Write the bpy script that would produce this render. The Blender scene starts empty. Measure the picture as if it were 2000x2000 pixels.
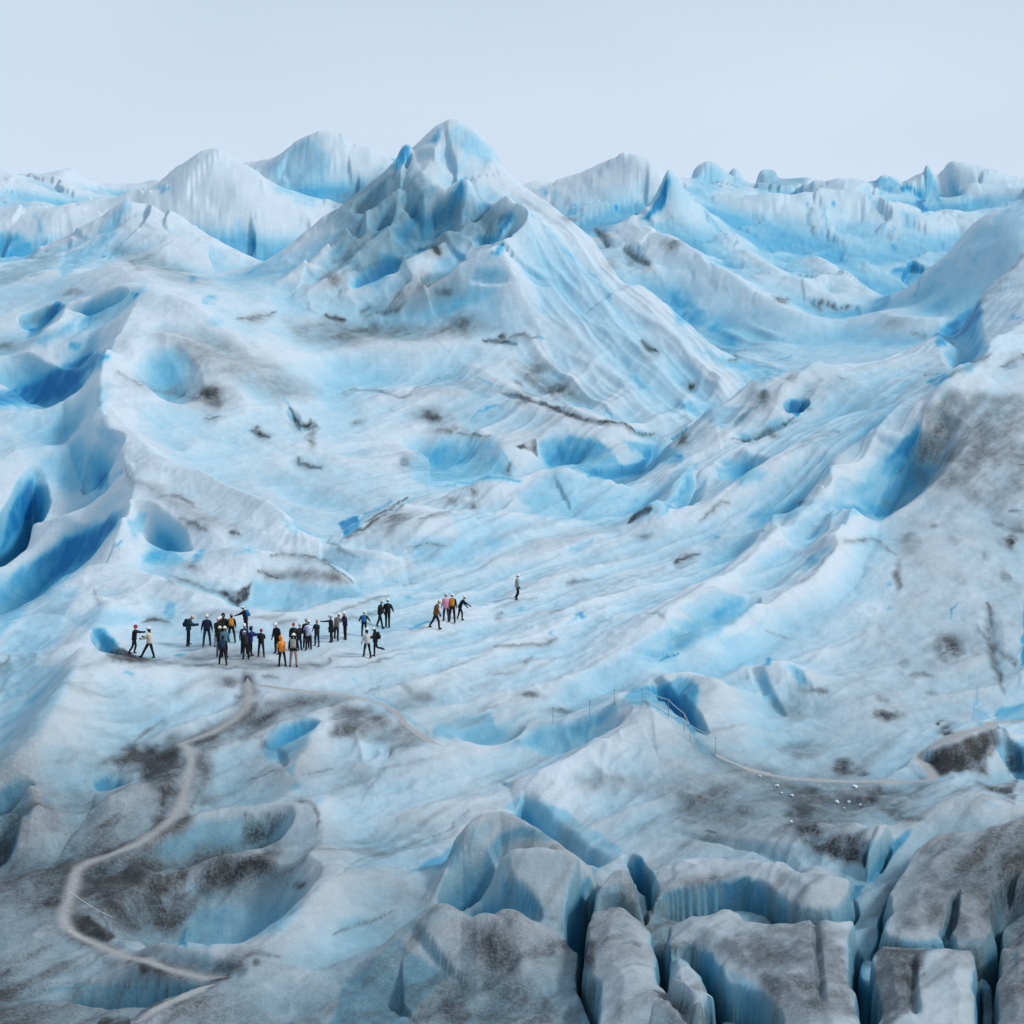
import bpy, bmesh, math, random
import numpy as np
from mathutils import Vector, Matrix, Euler

# ---------------------------------------------------------------- camera, sky, sun, exposure
sc = bpy.context.scene
C = sc.collection
cam_d = bpy.data.cameras.new('camera')
cam = bpy.data.objects.new('camera', cam_d); C.objects.link(cam)
cam.location = (0.0, 0.0, 0.0)
cam.rotation_euler = (math.radians(90), 0, 0)
cam_d.sensor_width = 36.0
cam_d.lens = 36.0 * 4705.0 / 2000.0
cam_d.shift_y = -(1000.0 - 339.0) / 2000.0
cam_d.clip_start = 1.0
cam_d.clip_end = 5000.0
sc.camera = cam

SUN_EL, SUN_AZ = 40.0, 92.0       # degrees; azimuth clockwise from straight ahead (to the right)
w = bpy.data.worlds.new('World'); sc.world = w; w.use_nodes = True
nt = w.node_tree; nt.nodes.clear()
out = nt.nodes.new('ShaderNodeOutputWorld'); bg = nt.nodes.new('ShaderNodeBackground')
sky = nt.nodes.new('ShaderNodeTexSky'); sky.sky_type = 'NISHITA'; sky.sun_disc = False
sky.sun_elevation = math.radians(SUN_EL); sky.sun_rotation = math.radians(SUN_AZ)
sky.altitude = 300; sky.air_density = 1.0; sky.dust_density = 3.0; sky.ozone_density = 1.5
# thin high overcast: the sky seen through an even pale cloud sheet with faint mottling
tc = nt.nodes.new('ShaderNodeTexCoord'); nz = nt.nodes.new('ShaderNodeTexNoise')
mp = nt.nodes.new('ShaderNodeMapping'); mp.inputs['Scale'].default_value = (1.2, 1.2, 3.0)
nz.inputs['Scale'].default_value = 2.2; nz.inputs['Detail'].default_value = 3.0; nz.inputs['Roughness'].default_value = 0.45
rp = nt.nodes.new('ShaderNodeValToRGB')
rp.color_ramp.elements[0].position = 0.32; rp.color_ramp.elements[0].color = (3.3, 4.05, 4.95, 1)
rp.color_ramp.elements[1].position = 0.72; rp.color_ramp.elements[1].color = (3.95, 4.7, 5.5, 1)
sx = nt.nodes.new('ShaderNodeSeparateXYZ'); mr = nt.nodes.new('ShaderNodeMapRange')      # paler towards the horizon all round
mr.inputs['From Min'].default_value = 0.0; mr.inputs['From Max'].default_value = 0.10; mr.inputs['To Min'].default_value = 1.17; mr.inputs['To Max'].default_value = 1.0; mr.clamp = True
vs_ = nt.nodes.new('ShaderNodeVectorMath'); vs_.operation = 'SCALE'
mx = nt.nodes.new('ShaderNodeMix'); mx.data_type = 'RGBA'; mx.inputs['Factor'].default_value = 0.88
nt.links.new(tc.outputs['Generated'], mp.inputs['Vector']); nt.links.new(mp.outputs['Vector'], nz.inputs['Vector'])
nt.links.new(nz.outputs['Fac'], rp.inputs['Fac'])
nt.links.new(sky.outputs['Color'], mx.inputs['A']); nt.links.new(tc.outputs['Generated'], sx.inputs[0]); nt.links.new(sx.outputs['Z'], mr.inputs['Value'])
nt.links.new(rp.outputs['Color'], vs_.inputs[0]); nt.links.new(mr.outputs['Result'], vs_.inputs['Scale']); nt.links.new(vs_.outputs['Vector'], mx.inputs['B'])
nt.links.new(mx.outputs['Result'], bg.inputs['Color']); bg.inputs['Strength'].default_value = 0.1
nt.links.new(bg.outputs['Background'], out.inputs['Surface'])

sun_d = bpy.data.lights.new('sun', 'SUN'); sun_d.energy = 1.5; sun_d.angle = math.radians(11); sun_d.color = (1.0, 0.985, 0.965)
sun = bpy.data.objects.new('sun', sun_d); C.objects.link(sun)
d_ = Vector((math.sin(math.radians(SUN_AZ)) * math.cos(math.radians(SUN_EL)), math.cos(math.radians(SUN_AZ)) * math.cos(math.radians(SUN_EL)), math.sin(math.radians(SUN_EL))))
sun.rotation_euler = d_.to_track_quat('Z', 'Y').to_euler()
sun.location = (60, 60, 80)
vs = sc.view_settings; vs.view_transform = 'Standard'; vs.look = 'None'; vs.exposure = 0.72; vs.gamma = 1.0; vs.use_curve_mapping = False
sc.render.engine = 'CYCLES'
sc.cycles.use_denoising = True
sc.cycles.max_bounces = 5; sc.cycles.diffuse_bounces = 2; sc.cycles.glossy_bounces = 2; sc.cycles.transmission_bounces = 2; sc.cycles.volume_bounces = 1
NCOL, NROW = 1000, 880
# ---------------------------------------------------------------- terrain heightfield
# The glacier is one height map z(s, y): y is the distance north of the viewpoint in metres,
# s = x / y, so cells grow with distance.  F and HZ are the focal length in the 2000-unit
# frame and the eye level row.
F = 4705.0
HZ = 339.0
rng = np.random.default_rng(7)

def s_of(px): return (px - 1000.0) / F
S = np.concatenate([np.linspace(-0.36, -0.222, 44, endpoint=False),
                    np.linspace(-0.222, 0.222, NCOL, endpoint=False),
                    np.linspace(0.222, 0.36, 45)])
YV = np.concatenate([np.linspace(86.0, 102.0, 60, endpoint=False),
                     np.linspace(102.0, 262.0, NROW, endpoint=False),
                     np.linspace(262.0, 330.0, int(NROW * 0.16), endpoint=False),
                     np.linspace(330.0, 520.0, int(NROW * 0.16))])
NS, NY = len(S), len(YV)
SS, YY = np.meshgrid(S, YV)          # rows: distance, columns: bearing
XX = SS * YY

def world(px, py, y):
    return s_of(px) * y, y, (HZ - py) / F * y

# ---- lattice noise
_tab = rng.random((256, 256)).astype(np.float32)
def vnoise(x, y, seed=0):
    x = x + seed * 17.31; y = y + seed * 9.77
    xi = np.floor(x).astype(np.int64); yi = np.floor(y).astype(np.int64)
    fx = (x - xi).astype(np.float32); fy = (y - yi).astype(np.float32)
    fx = fx * fx * fx * (fx * (fx * 6 - 15) + 10); fy = fy * fy * fy * (fy * (fy * 6 - 15) + 10)
    x0 = xi & 255; x1 = (xi + 1) & 255; y0 = yi & 255; y1 = (yi + 1) & 255
    a = _tab[x0, y0]; b = _tab[x1, y0]; c = _tab[x0, y1]; d = _tab[x1, y1]
    return (a * (1 - fx) + b * fx) * (1 - fy) + (c * (1 - fx) + d * fx) * fy
def fbm(x, y, octv=4, seed=0, gain=0.5):
    t = 0.0; amp = 1.0; tot = 0.0
    for o in range(octv):
        t = t + amp * (vnoise(x, y, seed + o * 3) - 0.5); tot += amp * 0.5
        x, y = x * 1.6 - y * 1.2, x * 1.2 + y * 1.6
        amp *= gain
    return t / tot
def ridged(x, y, octv=3, seed=0, gain=0.5):
    t = 0.0; amp = 1.0; tot = 0.0
    for o in range(octv):
        n = 1 - np.abs(2 * vnoise(x, y, seed + o * 5) - 1)
        t = t + amp * n * n; tot += amp
        x, y = x * 1.6 - y * 1.2, x * 1.2 + y * 1.6
        amp *= gain
    return t / tot
_wx = rng.random((256, 256)).astype(np.float32); _wy = rng.random((256, 256)).astype(np.float32)
def worley(x, y, seed=0):
    """distance to the nearest of jittered points: scallops with sharp rims"""
    x = x + seed * 13.7; y = y + seed * 7.3
    xi = np.floor(x).astype(np.int64); yi = np.floor(y).astype(np.int64); fx = x - xi; fy = y - yi
    best = np.full(x.shape, 9.0)
    for a in (-1, 0, 1):
        for b in (-1, 0, 1):
            p, q = (xi + a) & 255, (yi + b) & 255
            d = (a + _wx[p, q] - fx) ** 2 + (b + _wy[p, q] - fy) ** 2
            np.minimum(best, d, out=best)
    return np.minimum(best, 1.2)
def facets(x, y, seed=0):
    """broken ice: every cell is a plane with a tilt of its own"""
    x = x + seed * 13.7; y = y + seed * 7.3
    xi = np.floor(x).astype(np.int64); yi = np.floor(y).astype(np.int64); fx = x - xi; fy = y - yi
    best = np.full(x.shape, 9.0); val = np.zeros(x.shape)
    for a in (-1, 0, 1):
        for b in (-1, 0, 1):
            p, q = (xi + a) & 255, (yi + b) & 255
            dx, dy = fx - a - _wx[p, q], fy - b - _wy[p, q]
            d = dx * dx + dy * dy; m = d < best
            best = np.where(m, d, best)
            val = np.where(m, dx * (_wx[q, p] - 0.5) * 2 + dy * (_wy[q, p] - 0.5) * 2 + (_tab[p, q] - 0.5) * 0.6, val)
    return val
def sstep(a, b, x):
    t = np.clip((x - a) / (b - a), 0, 1)
    return t * t * (3 - 2 * t)

# ---- the broad shape: a smooth surface through control points
def base_surface(pts):
    P = np.array(pts, float)
    K = 4.0
    def uv(s, y): return np.stack([s * F / 1000.0, np.log(y) * K], -1)
    q = uv(P[:, 0], P[:, 1]); z = P[:, 2]
    eps = 0.04
    def ker(d2): return np.sqrt(d2 + eps * eps)
    n = len(P)
    A = np.zeros((n + 3, n + 3))
    d2 = ((q[:, None] - q[None]) ** 2).sum(-1)
    A[:n, :n] = ker(d2) + np.eye(n) * -0.004
    A[:n, n] = 1; A[:n, n + 1:] = q; A[n, :n] = 1; A[n + 1:, :n] = q.T
    w = np.linalg.solve(A, np.concatenate([z, np.zeros(3)]))
    cs = np.linspace(S[0], S[-1], 300); cy = np.exp(np.linspace(np.log(YV[0]), np.log(YV[-1]), 360))
    g = uv(*np.meshgrid(cs, cy)).reshape(-1, 2)
    out = np.empty(len(g))
    for i in range(0, len(g), 20000):
        d2 = ((g[i:i + 20000, None] - q[None]) ** 2).sum(-1)
        out[i:i + 20000] = ker(d2) @ w[:n] + w[n] + g[i:i + 20000] @ w[n + 1:]
    out = out.reshape(360, 300)
    fi = (np.log(YV) - np.log(cy[0])) / (np.log(cy[-1]) - np.log(cy[0])) * 359
    fj = (S - cs[0]) / (cs[-1] - cs[0]) * 299
    i0 = np.clip(fi.astype(int), 0, 358); j0 = np.clip(fj.astype(int), 0, 298)
    a = (fi - i0)[:, None]; b = (fj - j0)[None]
    g00 = out[np.ix_(i0, j0)]; g01 = out[np.ix_(i0, j0 + 1)]
    g10 = out[np.ix_(i0 + 1, j0)]; g11 = out[np.ix_(i0 + 1, j0 + 1)]
    return (g00 * (1 - b) + g01 * b) * (1 - a) + (g10 * (1 - b) + g11 * b) * a

Z = np.zeros_like(SS)

def col_of(px):
    return np.interp(s_of(px), S, np.arange(NS))
def zat(s, y):
    fj = np.interp(s, S, np.arange(NS)); fi = np.interp(y, YV, np.arange(NY))
    j = np.clip(np.floor(fj).astype(int), 0, NS - 2); i = np.clip(np.floor(fi).astype(int), 0, NY - 2)
    b = fj - j; a = fi - i
    return (Z[i, j] * (1 - b) + Z[i, j + 1] * b) * (1 - a) + (Z[i + 1, j] * (1 - b) + Z[i + 1, j + 1] * b) * a
def hit(px, py, ymin=0.0):
    """where the sight line of a frame position meets the ice: distance y"""
    fj = col_of(px); j = int(min(max(np.floor(fj), 0), NS - 2)); b = fj - j
    zc = Z[:, j] * (1 - b) + Z[:, j + 1] * b
    row = HZ - F * zc / YV
    ok = np.nonzero((row <= py) & (YV >= ymin))[0]
    if len(ok) == 0: return YV[-1]
    i = ok[0]
    if i == 0: return YV[0]
    r0, r1 = row[i - 1], row[i]
    t = 0 if r0 == r1 else np.clip((r0 - py) / (r0 - r1), 0, 1)
    return YV[i - 1] + t * (YV[i] - YV[i - 1])
def on_ice(px, py, ymin=0.0):
    y = hit(px, py, ymin); s = s_of(px)
    return s * y, y, float(zat(s, y))

def spline(P, n=10):
    P = np.asarray(P, float)
    if len(P) < 3:
        t = np.linspace(0, 1, n + 1)[:, None]
        return P[0] * (1 - t) + P[1] * t
    Q = np.vstack([2 * P[0] - P[1], P, 2 * P[-1] - P[-2]])
    out = []
    t = np.linspace(0, 1, n, endpoint=False)[:, None]
    for i in range(1, len(Q) - 2):
        p0, p1, p2, p3 = Q[i - 1], Q[i], Q[i + 1], Q[i + 2]
        out.append(0.5 * ((2 * p1) + (-p0 + p2) * t + (2 * p0 - 5 * p1 + 4 * p2 - p3) * t ** 2 + (-p0 + 3 * p1 - 3 * p2 + p3) * t ** 3))
    out.append(P[-1:])
    return np.vstack(out)

def near_line(L, reach):
    """cells within reach of a world polyline L (x, y, values...): index, distance, side, values, along"""
    x0, x1 = L[:, 0].min() - reach, L[:, 0].max() + reach
    y0, y1 = L[:, 1].min() - reach, L[:, 1].max() + reach
    i0, i1 = np.searchsorted(YV, [y0, y1])
    if i1 <= i0: return None
    yy = YV[i0:i1]
    smin = min(x0 / yy[0], x0 / yy[-1]); smax = max(x1 / yy[0], x1 / yy[-1])
    j0, j1 = np.searchsorted(S, [smin, smax])
    if j1 <= j0: return None
    X = XX[i0:i1, j0:j1]; Y = YY[i0:i1, j0:j1]
    best = np.full(X.shape, 1e9); side = np.ones(X.shape); val = np.zeros(X.shape + (L.shape[1] - 2,)); al = np.zeros(X.shape)
    ln = np.concatenate([[0], np.cumsum(np.hypot(*np.diff(L[:, :2], axis=0).T))])
    for k in range(len(L) - 1):
        ax, ay = L[k, :2]; bx, by = L[k + 1, :2]
        dx, dy = bx - ax, by - ay
        l2 = dx * dx + dy * dy + 1e-12
        m = (X > min(ax, bx) - reach) & (X < max(ax, bx) + reach) & (Y > min(ay, by) - reach) & (Y < max(ay, by) + reach)
        if not m.any(): continue
        xm, ym = X[m], Y[m]
        t = np.clip(((xm - ax) * dx + (ym - ay) * dy) / l2, 0, 1)
        ex, ey = xm - ax - t * dx, ym - ay - t * dy
        d = np.hypot(ex, ey)
        sd = np.sign(dx * ey - dy * ex)          # +1: left of travel
        bm = best[m]; u = d < bm
        if not u.any(): continue
        idx = np.argwhere(m)[u]; a, b = idx[:, 0], idx[:, 1]
        best[a, b] = d[u]; side[a, b] = sd[u]
        val[a, b] = L[k, 2:] * (1 - t[u])[:, None] + L[k + 1, 2:] * t[u][:, None]
        al[a, b] = ln[k] + t[u] * np.sqrt(l2)
    return (slice(i0, i1), slice(j0, j1)), best, side, val, al, ln[-1]

def ridge(pts, wl, wr, p=1.7, rnd=0.15, wob=0.0, n=8):
    """lift (or lower) the ice so that it passes through frame positions pts (px, py, y);
    wl / wr: reach in metres left / right of the direction of travel"""
    P = spline(pts, n)
    x, y, z = world(P[:, 0], P[:, 1], P[:, 2])
    dz = z - zat(s_of(P[:, 0]), P[:, 2])
    if wob:
        t = np.arange(len(x)) * 0.35
        dz = dz + wob * fbm(t, t * 0.3, 3, int(abs(pts[0][0])) % 50)
    r = near_line(np.stack([x, y, dz], 1), max(wl, wr))
    if r is None: return
    ix, d, sd, v, al, ln = r
    w = np.where(sd > 0, wl, wr)
    d = np.sqrt(d * d + rnd * rnd) - rnd
    f = np.clip(1 - d / w, 0, 1) ** p
    Z[ix] += v[..., 0] * f

def line_on(pts, n=8, ymin=0.0):
    """frame polyline (px, py, extra...) laid on the present surface"""
    P = spline(pts, n)
    y = calm(np.array([hit(a, b, ymin) for a, b in P[:, :2]]), 5)
    return np.hstack([(s_of(P[:, 0]) * y)[:, None], y[:, None], P[:, 2:]])

def groove(pts, depth, width, p=1.3, n=8, ymin=0.0):
    """trench or (negative depth) welt; pts (px, py[, scale])"""
    pts = [tuple(q) + ((1.0,) if len(q) == 2 else ()) for q in pts]
    L = line_on(pts, n, ymin)
    r = near_line(L, width)
    if r is None: return
    ix, d, sd, v, al, ln = r
    wv = width * np.clip(v[..., 0], 0.15, 3)
    end = sstep(0, width * 1.5, al) * sstep(0, width * 1.5, ln - al)
    Z[ix] -= depth * v[..., 0] * np.clip(1 - d / wv, 0, 1) ** p * (0.25 + 0.75 * end)

def scarp(pts, drop, w, reach, side=1, n=8, ymin=0.0):
    """step: on the given side of the line the ice falls by drop within w and recovers over reach"""
    pts = [tuple(q) + ((1.0,) if len(q) == 2 else ()) for q in pts]
    L = line_on(pts, n, ymin)
    r = near_line(L, reach)
    if r is None: return
    ix, d, sd, v, al, ln = r
    end = sstep(0, reach * 0.5, al) * sstep(0, reach * 0.5, ln - al)
    f = sstep(0, w, d) * (1 - sstep(w, reach, d)) * (sd * side > 0) * v[..., 0] * end
    Z[ix] -= drop * f

def _ell(c, a, b, ymin):
    C = np.array(on_ice(*c, ymin)[:2]); A = np.array(on_ice(*a, ymin)[:2]) - C; B = np.array(on_ice(*b, ymin)[:2]) - C
    det = A[0] * B[1] - A[1] * B[0]
    ext = np.hypot(*A) + np.hypot(*B)
    i0, i1 = np.searchsorted(YV, [C[1] - ext, C[1] + ext])
    yy = YV[i0:i1]
    if len(yy) == 0 or abs(det) < 1e-6: return None
    j0, j1 = np.searchsorted(S, [min((C[0] - ext) / yy[0], (C[0] - ext) / yy[-1]), max((C[0] + ext) / yy[0], (C[0] + ext) / yy[-1])])
    X = XX[i0:i1, j0:j1] - C[0]; Y = YY[i0:i1, j0:j1] - C[1]
    al = (X * B[1] - Y * B[0]) / det; be = (A[0] * Y - A[1] * X) / det
    return (slice(i0, i1), slice(j0, j1)), al, be
def bowl(c, a, b, depth, k=1.0, skew=0.0, ymin=0.0):
    """hollow (depth > 0) or hump (depth < 0) on an ellipse: centre c and the two axis ends a, b in the frame"""
    e = _ell(c, a, b, ymin)
    if e is None: return
    ix, al, be = e
    sz = max(1.0, 0.5 * math.sqrt((Z[ix].shape[0] * 0.18) * (Z[ix].shape[1] * 0.07)))
    al = al + 0.22 * fbm(XX[ix] / sz * 1.3, YY[ix] / sz, 3, int(c[0]) % 37); be = be + 0.22 * fbm(XX[ix] / sz * 1.3, YY[ix] / sz, 3, 5 + int(c[1]) % 37)
    r2 = al * al + be * be
    Z[ix] -= depth * np.clip(1 - r2, 0, 1) ** k * (1 + skew * be)
def hump(c, a, b, h, k=1.6, skew=0.0, ymin=0.0): bowl(c, a, b, -h, k, skew, ymin)
def hit_above(px, py, h, ymin=0.0):
    fj = col_of(px); j = int(min(max(np.floor(fj), 0), NS - 2)); b = fj - j
    zc = Z[:, j] * (1 - b) + Z[:, j + 1] * b + h
    row = HZ - F * zc / YV
    ok = np.nonzero((row <= py) & (YV >= ymin))[0]
    if len(ok) == 0: return YV[-1]
    i = ok[0]
    if i == 0: return YV[0]
    r0, r1 = row[i - 1], row[i]
    t = 0 if r0 == r1 else np.clip((r0 - py) / (r0 - r1), 0, 1)
    return YV[i - 1] + t * (YV[i] - YV[i - 1])
def calm(y, k=9):
    if len(y) < 2 * k: k = max(3, len(y) // 4 * 2 + 1)
    m = np.array([np.median(np.pad(y, 3, mode='edge')[i:i + 7]) for i in range(len(y))])
    return np.convolve(np.pad(m, k // 2, mode='edge'), np.ones(k) / k, 'valid')
def rh(pts, wl, wr, p=1.7, rnd=0.15, wob=0.0, n=8, ymin=0.0):
    """crest through frame positions (px, py, h): h metres above the present surface"""
    pts = [q if len(q) == 3 else (q[0], q[1], q[2]) for q in pts]
    Q = spline(pts, n)
    y = np.array([hit_above(a, b, h, ymin) for a, b, h in Q])
    y = calm(y)
    x = s_of(Q[:, 0]) * y
    dz = Q[:, 2].copy()
    if wob:
        t = np.arange(len(x)) * 0.35
        dz = dz * (1 + wob * fbm(t, t * 0.3, 3, int(abs(pts[0][0])) % 50))
    r = near_line(np.stack([x, y, dz], 1), max(wl, wr))
    if r is None: return
    ix, d, sd, v, al, ln = r
    w = np.where(sd > 0, wl, wr)
    d = np.sqrt(d * d + rnd * rnd) - rnd
    Z[ix] += v[..., 0] * np.clip(1 - d / w, 0, 1) ** p

BLK = np.zeros(SS.shape, bool)
def block(o, pts, h, edge=0.9, tilt=0.0, seed=0):
    """a block of ice between crevasses: its top outline in the frame, h metres above the present surface"""
    h = h * 0.62; edge = edge * 0.8
    P = [(o[0] + x * 700 / 1932, o[1] + y * 700 / 1932) for x, y in pts]
    P = spline(P + P[:1], 3)[:-1]
    y = np.array([hit_above(a, b, h) for a, b in P]); x = s_of(P[:, 0]) * y
    ext = 1.0
    i0, i1 = np.searchsorted(YV, [y.min() - ext, y.max() + ext]); yy = YV[i0:i1]
    if len(yy) < 2: return
    c = [(x.min() - ext) / yy[0], (x.min() - ext) / yy[-1], (x.max() + ext) / yy[0], (x.max() + ext) / yy[-1]]
    j0, j1 = np.searchsorted(S, [min(c), max(c)])
    X = XX[i0:i1, j0:j1]; Y = YY[i0:i1, j0:j1]
    wx = X + 0.30 * fbm(X / 1.8, Y / 1.8, 2, seed + 3); wy = Y + 0.30 * fbm(X / 1.8, Y / 1.8, 2, seed + 9)
    d = np.full(X.shape, 1e9); ins = np.zeros(X.shape, bool)
    for k in range(len(x)):
        ax, ay = x[k], y[k]; bx, by = x[(k + 1) % len(x)], y[(k + 1) % len(x)]
        dx, dy = bx - ax, by - ay
        t = np.clip(((wx - ax) * dx + (wy - ay) * dy) / (dx * dx + dy * dy + 1e-9), 0, 1)
        d = np.minimum(d, np.hypot(wx - ax - t * dx, wy - ay - t * dy))
        ins ^= ((ay > wy) != (by > wy)) & (wx < dx * (wy - ay) / (dy if dy else 1e-9) + ax)
    BLK[i0:i1, j0:j1] |= ins
    t = np.clip(np.where(ins, d, 0) / edge, 0, 1)
    prof = 0.66 * np.minimum(1, t * 6) + 0.34 * t
    Z[i0:i1, j0:j1] += np.where(ins, h * prof * (1 + tilt * (Y - y.mean()) / 10.0), 0)

def bblur(A, rr, rc):
    for ax, r in ((0, rr), (1, rc)):
        n = A.shape[ax]
        c = np.cumsum(np.concatenate([np.zeros_like(A.take([0], ax)), A], ax), ax)
        i = np.arange(n); a = np.clip(i - r, 0, n); b = np.clip(i + r + 1, 0, n)
        sh = [1, 1]; sh[ax] = n
        A = (c.take(b, ax) - c.take(a, ax)) / (b - a).reshape(sh)
    return A
def tread(pts, w=0.75, o=(0, 0), k=1.0, n=8, soft=0.9):
    """trodden way: level the ice across a line; returns the line (x, y, z)"""
    P = spline([(o[0] + a * k, o[1] + b * k) for a, b in pts], n)
    y = calm(np.array([hit(a, b) for a, b in P]), 7); x = s_of(P[:, 0]) * y
    z = calm(np.array([float(zat(a / b, b)) for a, b in zip(x, y)]), 5)
    r = near_line(np.stack([x, y, z], 1), w + soft)
    if r is not None:
        ix, d, sd, v, al, ln = r
        m = 1 - sstep(w, w + soft, d)
        Z[ix] = Z[ix] * (1 - m) + v[..., 0] * m
    return x, y
# ---------------------------------------------------------------- the glacier's own relief
CP = []
def cp(*rows):
    for px, py, y in rows:
        CP.append((s_of(px), y, (HZ - py) / F * y))
def cz(*rows):                      # px, y, z : ground that lies hidden behind crests
    for px, y, z in rows: CP.append((s_of(px), y, z))
# foreground apron
for px in (-500, -100, 300, 650, 1000, 1350, 1700, 2100, 2500):
    cp((px, 2150, 97), (px, 1980, 105))
cp((-400, 1700, 122), (-400, 1350, 145), (2400, 1700, 122), (2400, 1450, 142), (2350, 1200, 166), (2350, 900, 192), (2350, 650, 220), (2400, 450, 270))
cp((60, 1850, 113), (300, 1880, 111.5), (600, 1850, 113), (450, 1720, 119), (200, 1700, 121), (80, 1600, 127), (600, 1640, 125), (300, 1560, 130),
   (900, 1850, 113), (1150, 1800, 116), (1400, 1850, 113), (1700, 1850, 113), (1950, 1800, 116), (1150, 1900, 110),
   (850, 1650, 124), (700, 1520, 132), (450, 1450, 136), (150, 1450, 136), (400, 1360, 142), (60, 1380, 141), (150, 1300, 146),
   (1350, 1700, 122), (1600, 1700, 121), (1850, 1680, 122.5), (1980, 1600, 127), (1800, 1600, 128), (1500, 1600, 129))
# the shelf the walkers stand on
cp((300, 1270, 149), (500, 1290, 146.5), (600, 1290, 147), (700, 1270, 150), (850, 1230, 157), (1010, 1172, 168), (900, 1300, 149), (1100, 1230, 158), (450, 1230, 155), (600, 1220, 158), (740, 1200, 163), (320, 1200, 160))
cp((700, 1130, 176), (480, 1160, 170), (900, 1080, 181), (800, 1020, 190), (1100, 1080, 181), (1000, 1000, 194), (1150, 950, 208), (950, 940, 210))
# long fluted slope rising to the right
cp((1300, 1150, 170), (1200, 1060, 184), (1300, 1050, 186), (1450, 1020, 188), (1350, 960, 198), (1500, 900, 201), (1650, 830, 211), (1750, 740, 222), (1850, 680, 229), (1400, 880, 205), (1550, 1000, 188), (1250, 1220, 160), (1100, 1330, 147), (1400, 1150, 171))
cp((2000, 530, 241), (1900, 620, 236), (1800, 700, 229), (1650, 720, 224), (1500, 750, 219), (1400, 810, 214), (1330, 880, 208), (1250, 975, 199))
cz((1400, 232, -25.5), (1300, 222, -27.5), (1550, 240, -21.5), (1700, 250, -20), (1850, 258, -18), (2000, 268, -16))
# near right shoulder
cp((2000, 705, 206), (1880, 740, 203), (1805, 800, 198), (1790, 860, 195), (1700, 960, 187), (1630, 1055, 180), (1540, 1130, 172), (1450, 1220, 163), (1360, 1300, 155))
cp((1900, 900, 189), (1980, 1080, 175), (1800, 1100, 172.5), (1680, 1180, 165), (1700, 1300, 156), (1900, 1320, 155), (1550, 1320, 153), (1600, 1450, 144), (1450, 1400, 146), (1800, 1450, 143.5), (1980, 1420, 146), (1750, 1530, 137), (1500, 1520, 137.5), (1950, 1520, 138))
# mound in front of the shoulder
cp((1240, 1385, 143), (1120, 1470, 137), (1000, 1560, 131.5), (1400, 1500, 137.5), (1250, 1500, 135), (1150, 1600, 129), (1300, 1600, 128.5), (850, 1430, 137), (950, 1400, 140.5), (700, 1390, 140))
# main peak, its faces and flanks
cp((870, 245, 278), (770, 315, 276), (650, 415, 274), (560, 490, 270), (470, 540, 264), (960, 320, 276), (1050, 395, 272), (1150, 490, 264), (1250, 600, 255), (1330, 700, 246), (1400, 795, 237), (1330, 850, 229))
cp((870, 340, 271), (700, 480, 264), (870, 470, 262), (1000, 430, 265), (760, 560, 257), (950, 560, 254), (1080, 560, 253), (600, 600, 250), (760, 640, 249), (950, 680, 244), (1120, 680, 243), (650, 720, 238), (850, 740, 237), (1050, 770, 234), (1200, 800, 232), (1250, 740, 239), (700, 820, 224), (850, 830, 225), (980, 840, 224), (1150, 850, 224), (1250, 870, 222), (520, 700, 232), (500, 820, 217), (600, 900, 209), (750, 900, 211), (640, 980, 199))
cz((870, 300, -6), (760, 298, -9), (650, 296, -12), (560, 292, -14), (480, 288, -15.5), (960, 296, -8), (1050, 290, -11), (1150, 282, -16), (1250, 275, -20), (1340, 262, -22.5), (900, 330, -14), (650, 325, -15))
# left spine and the gullies beyond it
cp((150, 1130, 166), (220, 1072, 174), (255, 920, 195), (200, 800, 212), (210, 690, 226), (275, 560, 245), (230, 520, 262), (80, 1180, 160), (0, 1242, 153))
cp((400, 960, 197), (350, 820, 213), (520, 1030, 187), (400, 680, 230), (400, 590, 243), (330, 1080, 178), (300, 1130, 170))
cz((60, 182, -32), (-20, 172, -33), (130, 190, -30), (-150, 180, -33), (180, 196, -27.5))
cp((0, 1000, 197), (100, 900, 206), (0, 800, 218), (80, 780, 222), (100, 700, 236), (0, 690, 240), (120, 620, 250), (0, 590, 258), (130, 540, 266), (0, 530, 280), (-300, 1000, 190), (-300, 700, 235), (-300, 520, 280), (-300, 1250, 152))
# farther masses, left
cp((245, 390, 312), (170, 470, 306), (350, 480, 300), (440, 540, 290), (0, 500, 310), (330, 540, 282))
cz((245, 332, -14), (350, 330, -14), (450, 330, -15), (100, 335, -14))
cp((400, 302, 362), (330, 345, 356), (520, 350, 358), (600, 410, 352), (450, 400, 345), (0, 430, 350), (100, 420, 345), (200, 400, 352))
cz((400, 386, -8), (600, 385, -8), (200, 385, -8))
cp((620, 272, 420), (540, 310, 418), (760, 305, 420), (700, 380, 405), (0, 335, 400), (130, 340, 425), (230, 372, 420), (-200, 330, 400))
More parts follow.
